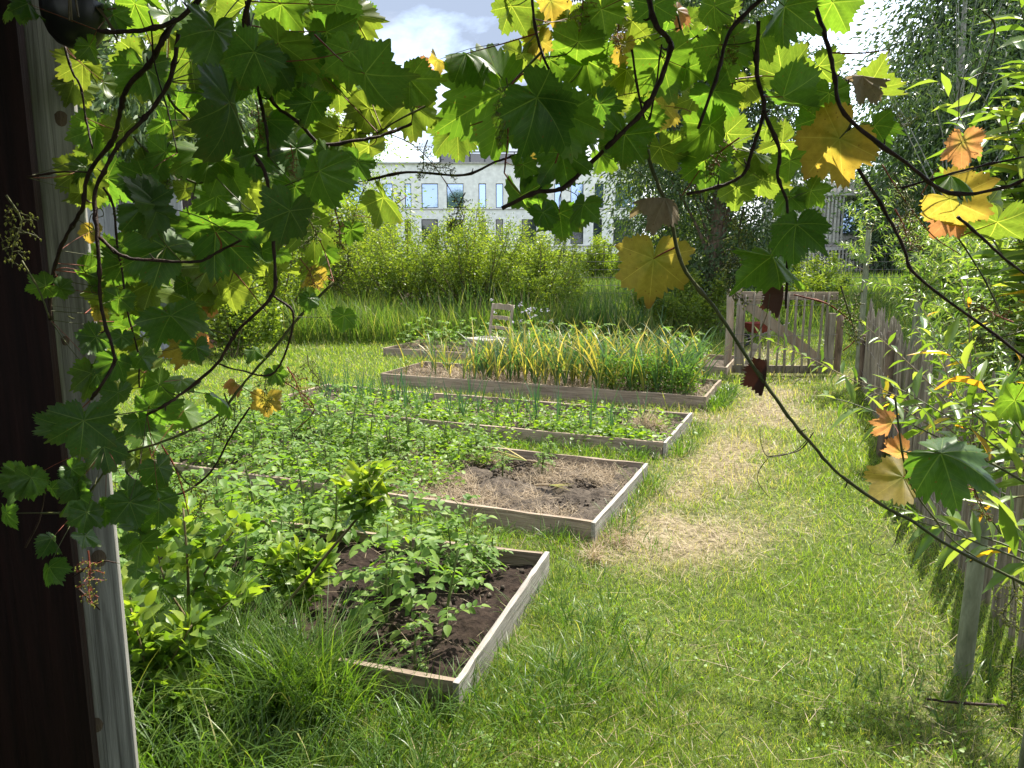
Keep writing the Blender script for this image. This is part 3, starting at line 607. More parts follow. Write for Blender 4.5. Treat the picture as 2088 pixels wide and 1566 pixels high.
# carrot / parsley tops at the right of the garlic bed, and weeds in the third bed
c = Cloud(); n_ = 5000; uu = R.uniform(-2.3, -1.25, n_); vv = R.uniform(7.85, 8.4, n_); z = BED_H[3]-.05+R.random(n_)**.8*.36*(.5+fbm(uu*4, vv*4, 3, 8))
o = uu[:, None]*np.append(UX, 0)+vv[:, None]*np.append(VX, 0); o[:, 2] = z
c.leaves(T_DIAM, o, rdir(n_, -.2, .8), rdir(n_, .2, 1), R.uniform(.025, .05, n_), R.uniform(.01, .02, n_), R.uniform(0, .7, n_))
tag(c.build('carrot_tops', M['potato']), 'feathery dark green carrot tops at the right end of the garlic bed', 'plants', kind='stuff')
c = Cloud()
for _ in range(190):
    u_, v_ = R.uniform(-5.0, -1.25), R.uniform(5.92, 6.95)
    if R.random() < .35: v_ = R.uniform(5.9, 6.1)
    n_ = int(R.integers(10, 46)); ra = R.uniform(.04, .12); q = R.normal(0, ra, (n_, 2)); o = UV(u_, v_)[None]+np.stack([q[:, 0], q[:, 1], BED_H[2]-.06+R.random(n_)*.10], -1)
    c.leaves(T_OVATE, o, rdir(n_, -.1, .5), rdir(n_, .5, 1), R.uniform(.025, .055, n_), R.uniform(.018, .04, n_))
for _ in range(190):                                    # weeds closing the left half of the second bed
    p = BXY(1, R.uniform(-4.8, -2.25), R.uniform(3.98, 5.15), BED_H[1]-.06); n_ = int(R.integers(10, 40)); q = R.normal(0, R.uniform(.04, .1), (n_, 2)); o = p[None]+np.stack([q[:, 0], q[:, 1], R.random(n_)*.12], -1)
    c.leaves(T_OVATE, o, rdir(n_, -.1, .5), rdir(n_, .5, 1), R.uniform(.022, .05, n_), R.uniform(.016, .034, n_))
for _ in range(160):                                    # low weeds left of the beds and along the paths
    p = UV(R.uniform(-5.2, -2.2), R.choice([3.65, 5.5, 5.55, 1.95])+R.normal(0, .12)); n_ = 22; q = R.normal(0, .07, (n_, 2)); o = p[None]+np.stack([q[:, 0], q[:, 1], .01+R.random(n_)*.12], -1)
    c.leaves(T_OVATE, o, rdir(n_, -.1, .5), rdir(n_, .5, 1), R.uniform(.02, .045, n_), R.uniform(.014, .03, n_))
n_ = 5000; rr = np.exp(R.uniform(math.log(1.9), math.log(6), n_)); an = R.uniform(-.2, .62, n_); x, y = rr*np.sin(an), rr*np.cos(an); k_ = ~in_bed(x, y, .05) & (dryness(x, y) < .3) & (fbm(x*2.2, y*2.2, 3, 61) > .45); x, y = x[k_], y[k_]; n_ = len(x)
c.leaves(T_OVATE, np.stack([x, y, R.uniform(.01, .04, n_)], -1), rdir(n_, -.1, .3), rdir(n_, .6, 1), R.uniform(.009, .018, n_), R.uniform(.009, .018, n_))
tag(c.build('weeds', M['weed']), 'low lime green weeds spreading between the onions and in the grass', 'weeds', kind='stuff')
# heap of pulled weeds in the corner of the third bed, and a straw wisp in the grass
def heap(px, py, z, r_, h_, lb, n_=700, mat='straw'):
    p = G(px, py, z); c = Cloud(); q = R.normal(0, r_*.5, (n_, 2)); d = np.hypot(q[:, 0], q[:, 1])
    c.blades(np.stack([q[:, 0], q[:, 1], np.maximum(0, h_*(1-(d/r_)**2))*R.random(n_)], -1), R.uniform(0, 6.28, n_), R.uniform(.9, 1.7, n_), R.normal(0, 1.0, n_), R.uniform(.05, .14, n_), .003, seg=4, blunt=.4)
    return tag(c.build('plant_heap', M[mat], loc=p), lb, 'plant heap')
heap(1320, 872, .09, .16, .12, 'heap of pulled brown weeds in the corner of the third bed')
heap(1212, 1140, 0, .06, .05, 'small wisp of dry straw lying in the grass right of the front bed', 160)
heap(1260, 1105, 0, .12, .03, 'flattened clump of dry stalks between the front bed and the path', 200)

# ------------------------------------------------------------------ chair
def chair():
    p = P(985, 745, 9.9); t = thing('wooden_chair', 'weathered wooden ladder back chair standing among the garlic before the rear bed', 'chair', (p[0]+.06, 9.9, 0), math.radians(-50))
    w, d, sh = .40, .38, .44; wd = M['new_wood']
    for sx in (-1, 1):
        f = MB().tube([[sx*w/2*.96, d/2, 0], [sx*w/2*.97, d/2, sh], [sx*w/2, d/2+.03, .66], [sx*w/2, d/2+.07, .88]], .019, 8); f.build('back_leg', wd, t, True)
        MB().tube([[sx*w/2, -d/2, 0], [sx*w/2, -d/2, sh-.03]], .018, 8).build('front_leg', wd, t, True)
    for z, hh, yy in ((.84, .065, .065), (.70, .04, .045), (.57, .035, .02)):
        f = MB(); nn = 8
        xs = np.linspace(-w/2+.015, w/2-.015, nn)
        V = []
        for k, xx in enumerate(xs):
            bow = .012*math.sin(k/(nn-1)*math.pi); top = hh/2+(.014*abs(math.sin(k/(nn-1)*math.pi*2)) if z > .8 else .006*math.sin(k/(nn-1)*math.pi))
            V += [[xx, d/2+yy+bow-.008, z-hh/2], [xx, d/2+yy+bow+.008, z-hh/2], [xx, d/2+yy+bow+.008, z+top], [xx, d/2+yy+bow-.008, z+top]]
        Fs = [[4*k+a, 4*k+4+a, 4*k+4+(a+1) % 4, 4*k+(a+1) % 4] for k in range(nn-1) for a in range(4)] + [[0, 1, 2, 3], [4*nn-1, 4*nn-2, 4*nn-3, 4*nn-4]]
        f.add(V, Fs).build('back_slat', wd, t)
    MB().box((0, 0, sh), (w+.03, d+.02, .028)).build('seat', M['board_grey'], t)
    f = MB(); f.box((0, -d/2, sh-.045), (w-.03, .02, .055)); f.box((-w/2, 0, sh-.045), (.02, d-.03, .055)); f.box((w/2, 0, sh-.045), (.02, d-.03, .055)); f.build('apron', wd, t)
    f = MB(); f.tube([[-w/2, -d/2, .2], [w/2, -d/2, .2]], .011, 6); f.tube([[-w/2, -d/2, .15], [-w/2, d/2, .15]], .01, 6); f.tube([[w/2, -d/2, .15], [w/2, d/2, .15]], .01, 6); f.build('stretcher', wd, t)
chair()

# ------------------------------------------------------------------ gate, posts, pale fence
def gate():
    A = G(1492, 763); B = G(1697, 765); w = np.linalg.norm(B[:2]-A[:2]); rz = math.atan2(B[1]-A[1], B[0]-A[0])
    t = thing('garden_gate', 'wooden garden gate with a diagonal brace and thin upright palings', 'gate', (A[0], A[1], 0), rz)
    H = 1.05
    MB().box((w/2, 0, H-.045), (w, .035, .10)).build('top_rail', M['board'], t)
    MB().box((w/2, 0, .07), (w, .04, .10)).build('bottom_rail', M['pale_wood'], t)
    MB().box((.075, .0, H/2+.01), (.10, .034, H-.24)).build('hinge_stile', M['new_wood'], t)
    MB().box((w-.055, -.004, .46), (.085, .05, .66)).build('lock_stile', M['pale_wood'], t)
    MB().beam((.14, .036, H-.14), (w-.12, .036, .15), .125, .03, up=(0, 1, 0)).build('diagonal_brace', M['new_wood'], t)
    MB().box((.22, .02, H-.125), (.20, .025, .05)).build('corner_block', M['new_wood'], t)
    for k in range(12):
        x = .02+(w-.13)*k/11; r_ = R.uniform(.012, .019)
        MB().tube([[x+R.normal(0, .008), -.036, .03], [x+R.normal(0, .010), -.036, .5], [x+R.normal(0, .01), -.036, H-.02+R.uniform(-.03, .02)]], [r_, r_, r_*.85], 7, lump=.06).build('paling', M['pale_wood'], t, True)
    f = MB()
    for z in (.22, .52, .9): f.tube([[0, -.055, z], [w*.5, -.058, z-.012], [w, -.055, z+.005]], .0028, 5)
    f.build('wire', M['wire'], t)
    MB().beam((.05, .05, H-.02), (.10, .05, H+.16), .04, .03, up=(0, 1, 0)).build('hook_stick', M['new_wood'], t)
    for px, py, top, rd, lb, mt in ((1713, 762, 640, .045, 'dark stained post right beside the gate lock side', 'bark'), (1488, 757, 590, .05, 'wooden hinge post at the left of the gate', 'new_wood')):
        b = G(px, py); b = b + np.array([0, .12, 0]); h = P(px, top, b[1])[2]
        tag(MB().tube([[b[0], b[1], -.1], [b[0]+.005, b[1], h*.5], [b[0], b[1], h]], rd, 9, lump=.04).build('gate_post', M[mt], smooth=True), lb, 'post')
gate()
# pale fence along the right
fence = thing('pale_fence', 'split chestnut pale fence wired together along the right of the lawn', 'fence', UV(.55, 3.0), -BA)
fb = UV(.55, 3.0); v = 2.55; k = 0
while v < 9.75 and k < 100:
    w_ = R.uniform(.04, .075); h = R.uniform(.88, 1.05); lx, ly = R.normal(0, .02), R.normal(0, .012)
    ud = (v-3.0); off = .10*math.sin(v*.8)*.5 + (.55*0) + np.interp(v, [2.5, 3.2, 4.8, 6.5, 9.7], [.36, .26, .10, 0, -.22])
    n_ = 7; an = np.arange(n_)*6.283/n_; rad = np.stack([np.cos(an)*w_*.28, np.sin(an)*w_*.5], -1)*R.uniform(.75, 1.25, (n_, 1))
    V = []
    for z, sc, sh in ((-.05, 1, 0), (h*.35, 1.0, .4), (h*.7, .95, .75), (h*.93, .8, .95), (h, .25, 1)):
        V += [[p_[0]*sc+lx*sh, p_[1]*sc+ly*sh, z+R.normal(0, .006)] for p_ in rad]
    Fs = [[r_*n_+j, r_*n_+(j+1) % n_, (r_+1)*n_+(j+1) % n_, (r_+1)*n_+j] for r_ in range(4) for j in range(n_)]
    f = MB().add(V, Fs, R.random()); f.F[n_] = [np.array([[4*n_+j for j in range(n_)]])] if n_ not in f.F else f.F[n_]
    f.build('pale', M['pale_wood'], fence, loc=(off, ud, 0)); 
    v += w_ + abs(R.normal(.006, .012)) + (.03 if R.random() < .08 else 0) + (R.uniform(.0, .05) if v < 5.2 else 0) + (R.uniform(.0, .05) if v < 3.9 else 0); k += 1
for z in (.2, .52, .82):
    f = MB(); vs = np.arange(2.5, 9.8, .09)
    for s_ in (-1, 1):
        f.tube([[np.interp(q, [2.5, 3.2, 4.8, 6.5, 9.7], [.36, .26, .10, 0, -.22])+.05*math.sin(q*.8)+s_*(.024+.006*math.sin(q*35)), q-3, z+.006*math.sin(q*41+s_)] for q in vs], .0022, 4, sub=1)
    f.build('wire', M['wire'], fence)
for u_, v_, h, rd, lb in ((.42, 6.45, .98, .035, 'mossy round fence post midway along the pale fence'), (.36, 9.72, .62, .035, 'short reddish stub post at the far end of the pale fence'), (.85, 3.0, 1.05, .03, 'thin dark stake behind the near end of the pale fence'), (.95, 3.6, .8, .035, 'short round stake just outside the pale fence, near the right edge')):
    b = UV(u_, v_); tag(MB().tube([[b[0], b[1], -.1], [b[0]+R.normal(0, .015), b[1], h*.5], [b[0]+R.normal(0, .02), b[1], h]], [rd*1.05, rd, rd*.95], 9, lump=.05).build('fence_post', M['bark'], smooth=True), lb, 'post')

# ------------------------------------------------------------------ willows along the fence
def shoots(n_sh, origin, Lr, th, bend, leafL, leafW, gap, mat, parent, T=T_LANCE, rad=.004, az=None, wood='twig', bare=.15, droop=.5, zr=(0, 0), rndf=None):
    st = MB(); lf = Cloud()
    for k in range(n_sh):
        a = R.uniform(0, 6.28) if az is None else R.normal(az[0], az[1]); L = R.uniform(*Lr); t0 = R.uniform(*th); b = R.uniform(*bend); sg = 9
        p = np.array(origin, float)+np.array([R.normal(0, .02), R.normal(0, .02), R.uniform(*zr)]); pts = [p]
        for j in range(sg):
            q = t0+b*(j+.5)/sg; p = p+np.array([math.sin(q)*math.cos(a), math.sin(q)*math.sin(a), math.cos(q)])*L/sg + R.normal(0, .006*L, 3); pts.append(p)
        pts = np.array(pts); st.tube(pts, np.linspace(rad, rad*.3, sg+1), 5, sub=1, cap=False)
        m_ = int(L*(1-bare)/gap); s_ = np.linspace(bare, 1, m_)*sg; i_ = np.minimum(s_.astype(int), sg-1); fr = (s_-i_)[:, None]
        o = pts[i_]*(1-fr)+pts[i_+1]*fr; tn = nrm(pts[i_+1]-pts[i_])
        ga = np.arange(m_)*2.4+R.uniform(0, 6); ref = nrm(np.cross(tn, [0.3, .2, 1])); r2 = np.cross(tn, ref)
        out_ = ref*np.cos(ga)[:, None]+r2*np.sin(ga)[:, None]
        d = tn*R.uniform(.3, .9, (m_, 1))+out_*.9; d[:, 2] -= droop*R.random(m_)
        nn = np.cross(d, np.cross([0, 0, 1.0], d))+R.normal(0, .35, (m_, 3))
        sz = R.uniform(.65, 1.15, m_)*np.clip(1.25-.6*np.linspace(0, 1, m_), .5, 1)
        lf.leaves(T, o, d, nn, leafL*sz, leafW*sz, None if rndf is None else rndf(m_))
    st.build('branch', M[wood], parent, True); lf.build('foliage', mat, parent)
# the near pole with its thick green trunk
def willow(label, base, h, rd, heads, nsh, Lr, leafL, leafW, gap, mat='willow', th=(.1, 1.1), bend=(.1, 1.0), az=None, lean=(0, 0)):
    t = thing('willow_tree', label, 'tree', base)
    pts = [[0, 0, -.1], [lean[0]*.3, lean[1]*.3, h*.35], [lean[0]*.7, lean[1]*.7, h*.7], [lean[0], lean[1], h]]
    MB().tube(pts, [rd*1.12, rd, rd*.95, rd*.85], 12, lump=.015).build('trunk', M['bark_green'], t, True)
    for hz in heads: shoots(nsh, (lean[0]*hz/h, lean[1]*hz/h, hz), Lr, th, bend, leafL, leafW, gap, M[mat], t, az=az)
    return t
b = G(1962, 1378)
willow('near green willow pole with a smooth thick trunk rooted by the pale fence', b, .82, .030, (.66, .78, .8), 5, (.5, 1.1), .085, .021, .02, 'willow_near', th=(.1, 1.1), lean=(.05, .06), az=(.9, 1.2))
for px, py, du, h, rd, n_, hd, az, lb in ((1830, 930, .05, 1.2, .035, 5, (.9, 1.0), (.3, 1.0), 'second willow pole with a mossy trunk midway along the pale fence'), (1747, 785, .0, 1.8, .034, 6, (.75, .98), None, 'tall thin willow pole beside the gate with leafy shoots'),
                                 (1885, 980, .42, 1.05, .035, 26, (.5, .75, 1), (.2, 1.2), 'bushy willow growing just outside the middle of the pale fence'), (1960, 1010, 1.0, 1.1, .04, 32, (.4, .7, 1), None, 'widest bushy willow outside the pale fence at the right edge'), (1830, 800, .75, 1.25, .045, 32, (.4, .7, 1), None, 'rearmost bushy willow outside the far end of the pale fence'), (1800, 720, 1.2, 1.5, .05, 34, (.4, .7, 1), None, 'tallest bushy willow beyond the far end of the pale fence'), (1760, 745, .9, 1.4, .045, 30, (.4, .7, 1), None, 'bushy willow just beyond the gate post at the far fence end')):
    q = G(px, py) + np.append(UX, 0)*du
    willow(lb, q, h, rd, [h*e for e in hd], n_, (.45, 1.0), .10, .022, .012, th=(.1, 1.2), bend=(.2, 1.1), az=az)
# near broad leaved willow shoots at the upper right
t = thing('willow_tree', 'young broad-leaved willow rising at the right edge beside the vine', 'tree', (1.45, 1.98, 0))
MB().tube([[0, 0, -.1], [.02, 0, .8], [.0, .0, 1.3], [.02, .02, 1.75]], [.012, .010, .008, .005], 8).build('trunk', M['bark_green'], t, True)
for o_, n_, th_, az_, Lr in (((0, 0, 1.2), 11, (.0, .35), None, (.7, 1.1)), ((0, 0, 1.3), 12, (.05, .5), (3.0, .7), (.5, .9)), ((0, 0, .95), 4, (.6, 1.2), (2.4, .4), (.35, .62)), ((0, 0, .75), 3, (1.0, 1.5), (2.5, .5), (.3, .5)), ((.0, .0, 1.5), 10, (0, .4), (2.8, 1.2), (.4, .7))):
    shoots(n_, o_, Lr, th_, (-.1, .4), .15, .036, .026, M['willow_near'], t, az=az_, wood='cane_green', bare=.1, droop=.15, T=T_LANCE)

a, b = G(1888, 1452), G(2075, 1468); t = thing('fallen_twig', 'thin dark twig with a few small leaves lying in the grass at the lower right', 'twig', a)
MB().tube([[0, 0, .05], (b-a)*.4+[0, .01, .04], (b-a)+[0, 0, .05]], [.004, .005, .006], 6).build('stick', M['cane'], t, True)
c = Cloud(); n_ = 16; q = np.repeat(R.random(6), 3)[:n_]; c.leaves(T_LANCE, (b-a)[None]*q[:, None]+np.array([0, 0, .05]), rdir(n_, .3, 1), rdir(n_), .05, .015, .5); c.build('leaves', M['willow_near'], t)

# ------------------------------------------------------------------ shrubs at the lower left
def laurel(label, base, stems, leafL, leafW, n_per, spread=.10, name='young_shrub', gloss='laurel', lo=.3):
    t = thing(name, label, 'shrub', base); st = MB(); lf = Cloud()
    for pts, rd in stems:
        pts = np.array(pts, float); pts, rds = catmull(pts, np.linspace(rd, rd*.45, len(pts)), 4); st.tube(pts, rds, 7, sub=1)
        m_ = n_per; s_ = lo+(1-lo)*np.sort(R.random(m_))**.7; i_ = np.minimum((s_*(len(pts)-1)).astype(int), len(pts)-2); o = pts[i_]+(pts[i_+1]-pts[i_])*R.random((m_, 1))
        tn = nrm(pts[i_+1]-pts[i_]); d = rdir(m_, -.25, .75)+tn*.4; o2 = o+nrm(d)*R.uniform(0, spread, (m_, 1))
        lf.leaves(T_OVATE, o2, d, rdir(m_, .25, 1), leafL*R.uniform(.6, 1.15, m_), leafW*R.uniform(.7, 1.15, m_), np.clip(R.normal(.2, .2, m_)+s_*.55, 0, 1))
    st.build('stem', M['twig'], t, True); lf.build('foliage', M[gloss], t); return t
b = G(395, 1380)
laurel('upright young shrub with pale green oval leaves beside the grey post', b, [([(0, 0, 0), (.0, .0, .25), (.01, 0, .45), (.0, .02, .66)], .008), ([(0, 0, .3), (.09, .02, .45), (.2, .04, .6)], .005), ([(0, 0, .22), (-.09, .02, .38), (-.13, .05, .58)], .005), ([(0, 0, .15), (.12, -.03, .28), (.22, -.05, .36)], .005), ([(0, 0, .12), (-.14, -.02, .22), (-.2, -.03, .34)], .005), ([(0, 0, .1), (-.02, -.12, .2), (-.06, -.2, .27)], .004)], .072, .043, 62, .07)
b = G(300, 1475)
laurel('low broad shrub with yellow-green leaves at the foot of the grey post', b, [([(0, 0, 0), (.0, .02, .2), (-.02, 0, .42)], .006), ([(0, 0, .1), (.09, .02, .22), (.16, .04, .34)], .005), ([(0, 0, .1), (-.09, .02, .25), (-.1, .05, .46)], .005), ([(0, 0, .05), (.10, -.06, .12), (.2, -.08, .16)], .004)], .072, .040, 74, .07)
b = G(612, 1300)
laurel('small dense laurel-like bush left of the dark soil bed', b, [([(0, 0, 0), (.0, .02, .2), (.01, 0, .37)], .006), ([(0, 0, .12), (.06, .02, .25), (.09, .03, .36)], .005), ([(0, 0, .12), (-.06, .02, .25), (-.08, .04, .34)], .005), ([(0, 0, .08), (.04, -.06, .2), (.06, -.06, .3)], .005)], .070, .032, 110, .06, lo=.15)
b = G(500, 1340); tp = P(742, 1035, 2.55)-b; tp2 = P(755, 955, 2.55)-b
t = laurel('leaning bare stem topped by a dense bright leaf cluster', b, [([(0, 0, 0), tp*.35+np.array([-.02, 0, -.02]), tp*.7, tp, tp2], .007)], .068, .027, 10, .02, lo=.9)
lf = Cloud(); n_ = 150; s_ = R.random(n_); o = tp[None]+(tp2-tp)[None]*(s_*1.0-.25)[:, None]+R.normal(0, .032, (n_, 3)); d = nrm(R.normal(0, 1, (n_, 3))*np.array([1, 1, .55])+np.array([0, 0, .25])+(s_-.4)[:, None]*np.array([0, 0, .8]))
lf.leaves(T_LANCE, o, d, rdir(n_, .3, 1), R.uniform(.055, .085, n_), R.uniform(.022, .032, n_), np.clip(s_*1.3-.1+R.normal(0, .1, n_), 0, 1)); lf.build('leaf_cluster', M['laurel'], t)

# ------------------------------------------------------------------ background shrubs, reeds, trees
def bush(label, base, w, h, nst, nleaf, L, Wd, mat, name='shrub', spread=.11, wood='twig', T=T_DIAM, top=1.0):
    t = thing(name, label, 'shrub', base); st = MB(); O, D = [], []
    for k in range(nst):
        a = R.uniform(0, 6.28); out_ = R.random()**.6*w/2; hh = h*R.uniform(.5, 1.12)*(1-.3*(out_/(w/2))**2)
        pts = np.array([[0.12*w*math.cos(a)*R.random(), .12*w*math.sin(a)*R.random(), 0], [out_*.45*math.cos(a), out_*.45*math.sin(a), hh*.4], [out_*.85*math.cos(a), out_*.85*math.sin(a), hh*.75], [out_*math.cos(a)+R.normal(0, .06), out_*math.sin(a)+R.normal(0, .06), hh]])
        pts, rd = catmull(pts, np.array([.02, .014, .009, .004])*h/2, 4); st.tube(pts, rd, 5, sub=1, cap=False)
        m_ = nleaf//nst; s_ = .18+.82*R.random(m_)**.75; i_ = np.minimum((s_*(len(pts)-1)).astype(int), len(pts)-2); 
        O.append(pts[i_]+(pts[i_+1]-pts[i_])*R.random((m_, 1))+R.normal(0, 1, (m_, 3))*spread*(1.2-s_*.85)[:, None]); D.append(rdir(m_, -.4, .8)+np.array([math.cos(a), math.sin(a), .5])*.4)
    O, D = np.concatenate(O), np.concatenate(D); O[:, 2] = np.abs(O[:, 2])+.02; m_ = len(O)
    st.build('stem', M[wood], t, True); c = Cloud(); c.leaves(T, O, D, rdir(m_, -.2, 1), L*R.uniform(.6, 1.2, m_), Wd*R.uniform(.7, 1.2, m_), np.clip(R.normal(.35, .25, m_)+.3*(O[:, 2]/h-.4), 0, 1)); c.build('foliage', M[mat], t)
    return t
def at(px, d): return np.array([P(px, 600, d)[0], d, 0])
bush('tall yellow-green willow shrub in the centre, before the white building', at(965, 15.2), 2.8, 2.25, 60, 26000, .065, .024, 'shrub', spread=.2)
bush('loose pale willow shrub at the left of the central thicket', at(825, 15.8), 2.8, 2.05, 54, 23000, .065, .024, 'shrub', spread=.2)
bush('darker rounded shrub at the right of the central thicket', at(1095, 14.6), 2.0, 1.8, 46, 21000, .06, .024, 'shrub', spread=.18)
bush('pale tall shrub at the far left of the central thicket', at(735, 17), 2.6, 2.4, 44, 22000, .07, .026, 'shrub', spread=.22)
bush('small round green shrub in front of the white building windows', at(1228, 30), 1.9, 1.9, 24, 7000, .12, .05, 'shrub', spread=.2)
bush('low bright shrub behind the garden gate', at(1640, 17), 1.8, 1.5, 20, 7000, .08, .03, 'shrub', spread=.15)
bush('dense green shrub behind the gate post, beside the dark tree', at(1400, 14.2), 1.9, 1.1, 22, 8000, .08, .03, 'shrub', spread=.15)
bush('pale leafy shrub left of the thicket by the grey shed', at(560, 14.5), 2.4, 2.0, 26, 11000, .08, .03, 'shrub', spread=.16)
bush('low leafy bush in front of the grey shed wall', at(470, 11.5), 1.3, 1.1, 18, 7000, .07, .035, 'shrub', spread=.14)
for px, d, n_, h, lb in ((905, 14.0, 120, .95, 'tall reed clump left of the wooden chair'), (985, 14.1, 80, 1.15, 'tallest reed clump just behind the wooden chair'), (1215, 13.6, 130, .95, 'wide reed clump right of the dark rounded shrub'), (1285, 13.8, 110, .9, 'reed clump near the base of the dark tree'), (1060, 13.4, 50, 1.1, 'thin reed clump among the pale flowers'), (850, 14.6, 90, .8, 'leftmost reed clump on the grassy bank')):
    t = thing('reed_clump', lb, 'reeds', at(px, d)); c = Cloud(); q = R.normal(0, .28, (n_, 2)); ph = R.uniform(0, 6.28, n_)
    c.blades(np.stack([q[:, 0], q[:, 1], np.zeros(n_)], -1), ph, R.uniform(0, .18, n_), R.uniform(0, .9, n_), h*R.uniform(.6, 1.1, n_), .026*R.uniform(.7, 1.2, n_), seg=5); c.build('blades', M['reed'], t)
    s_ = MB()
    for k in range(3): s_.tube([[q[k, 0], q[k, 1], 0], [q[k, 0]+R.normal(0, .08), q[k, 1], h*R.uniform(.6, .95)]], .004, 4, r=.9)
    s_.build('stalks', M['straw'], t)
for px, py, d, n_, lb, mt in ((1075, 640, 12.6, 14, 'cluster of pale lilac flowers behind the rear bed', 'petal'), (1030, 628, 13.0, 9, 'smaller cluster of pale flowers right of the chair back', 'petal'), (725, 575, 16.0, 22, 'pink flower spikes on the grassy bank at the left', 'petal_pink'), (790, 575, 16.2, 18, 'white flower heads on the grassy bank', 'petal'), (835, 605, 15, 14, 'pinkish grass flowers in front of the left reeds', 'petal_pink')):
    p = P(px, py, d); t = thing('flower_clump', lb, 'flowers', (p[0], d, 0)); st = MB(); c = Cloud()
    for k in range(n_):
        q = R.normal(0, .22, 2); z = max(.3, p[2]+R.normal(0, .09)); st.tube([[q[0], q[1], 0], [q[0]+R.normal(0, .03), q[1], z]], .003, 4, cap=False)
        kk = 9; c.leaves(T_DIAM, np.tile([q[0], q[1], z], (kk, 1))+R.normal(0, .014, (kk, 3)), rdir(kk, -.1, .6), rdir(kk, .3, 1), .03, .02)
    st.build('stems', M['stem'], t); c.build('petals', M[mt], t)

def tree(label, base, h, cr_, tr, nleaf, L, Wd, mat, cb=.25, ncl=60, clr=.55, droop=.4, bark='bark', name='tree', cx=(0, 0), zs=1.0, T=T_DIAM, lean=0.0):
    t = thing(name, label, 'tree', base)
    f = MB(); top = h*.93
    f.tube([[0, 0, -.2], [lean*.2, .02, h*.25], [lean*.6, 0, h*.55], [lean, 0, top]], [tr*1.25, tr, tr*.6, tr*.12], 10, lump=.04)
    f.build('trunk', M[bark], t, True)
    lb_ = MB(); O, D, Q = [], [], []
    for k in range(ncl):
        z = R.uniform(cb, 1.0); prof = math.sin(math.pi*min(1, max(0.02, (z-cb*.7)/(1.04-cb*.7)))**.75)**.8
        a = R.uniform(0, 6.28); q = cr_*prof*math.sqrt(R.uniform(.12, 1)); ce = np.array([cx[0]+math.cos(a)*q+lean*z, cx[1]+math.sin(a)*q, z*h])
        r0 = max(cb*.6, z-.22-.1*R.random())*h; s0 = np.array([lean*r0/h, 0, min(r0, top*.97)]); mid = (s0+ce)/2+np.array([0, 0, .05*h*R.random()])
        if k % 2 == 0: lb_.tube([s0, mid, ce], [tr*.32*(1.1-z), tr*.2*(1.1-z), .008], 6, cap=False)
        m_ = int(nleaf/ncl*R.uniform(.5, 1.5)); g = R.normal(0, 1, (m_, 3))*np.array([clr, clr, clr*.62*zs])
        O.append(ce+g); dd = g*.5+rdir(m_)*clr*.6; dd[:, 2] -= droop*clr; D.append(dd); Q.append(np.full(m_, R.normal(0, .12)))
    lb_.build('limbs', M[bark], t, True)
    O, D, Q = np.concatenate(O), np.concatenate(D), np.concatenate(Q); m_ = len(O); O[:, 2] = np.maximum(O[:, 2], .15)
    c = Cloud(); c.leaves(T, O, D, rdir(m_, -.3, 1), L*R.uniform(.6, 1.2, m_), Wd*R.uniform(.7, 1.2, m_), np.clip(R.normal(.4, .25, m_)+Q, 0, 1)); c.build('crown', M[mat], t); return t
tree('dark dense tree with a reddish trunk left of the garden gate', at(1458, 15.0), 7.0, 1.75, .14, 60000, .12, .034, 'dark_tree', cb=.10, ncl=110, clr=.42, droop=.6, cx=(0, .5))
tree('tall dark willow towering at the upper right', at(2062, 22), 13.5, 3.2, .22, 100000, .25, .07, 'dark_tree', cb=.12, ncl=130, clr=.75, droop=.9, zs=1.2)
tree('slim pale-trunked tree in front of the tall dark willow', at(1935, 16), 10, 1.5, .085, 9000, .18, .035, 'dark_tree', cb=.3, ncl=40, clr=.5, droop=.6, bark='bark_pale', lean=-.35)
tree('feathery silver-green willow at the upper left behind the shed', at(250, 17), 10, 3.6, .2, 90000, .23, .055, 'silver_tree', cb=.1, ncl=110, clr=.7, droop=.8, zs=1.2)
tree('bushy green tree behind the left vine and the thicket', at(560, 22), 6.6, 3.0, .16, 36000, .15, .05, 'shrub', cb=.08, ncl=90, clr=.6, droop=.4)
tree('rounded green tree behind the right end of the white building', at(1850, 46), 8.0, 3.0, .2, 14000, .32, .12, 'dark_tree', cb=.1, ncl=60, clr=.9)
tree('light leafy tree just left of the tall dark willow', at(1370, 24), 9.0, 1.9, .14, 20000, .14, .05, 'shrub', cb=.2, ncl=70, clr=.5)
# far hedge reading as one mass
c = Cloud()
for x0, x1, y0, hh, n_ in ((-42, -8, 34, 5.0, 26000), (9, 60, 52, 3.2, 16000), (-10, 10, 62, 1.2, 9000)):
    x = R.uniform(x0, x1, n_); z = R.random(n_)**.8*hh*(.55+.8*fbm(x*.35, x*0, 4, int(y0))); y = y0+R.normal(0, 1.0, n_)
    c.leaves(T_DIAM, np.stack([x, y, z], -1), rdir(n_, -.3, .7), rdir(n_, -.2, 1), R.uniform(.25, .55, n_), R.uniform(.12, .24, n_))
tag(c.build('far_hedge', M['shrub']), 'far green hedge line along the edge of the meadow', 'hedge', kind='stuff')

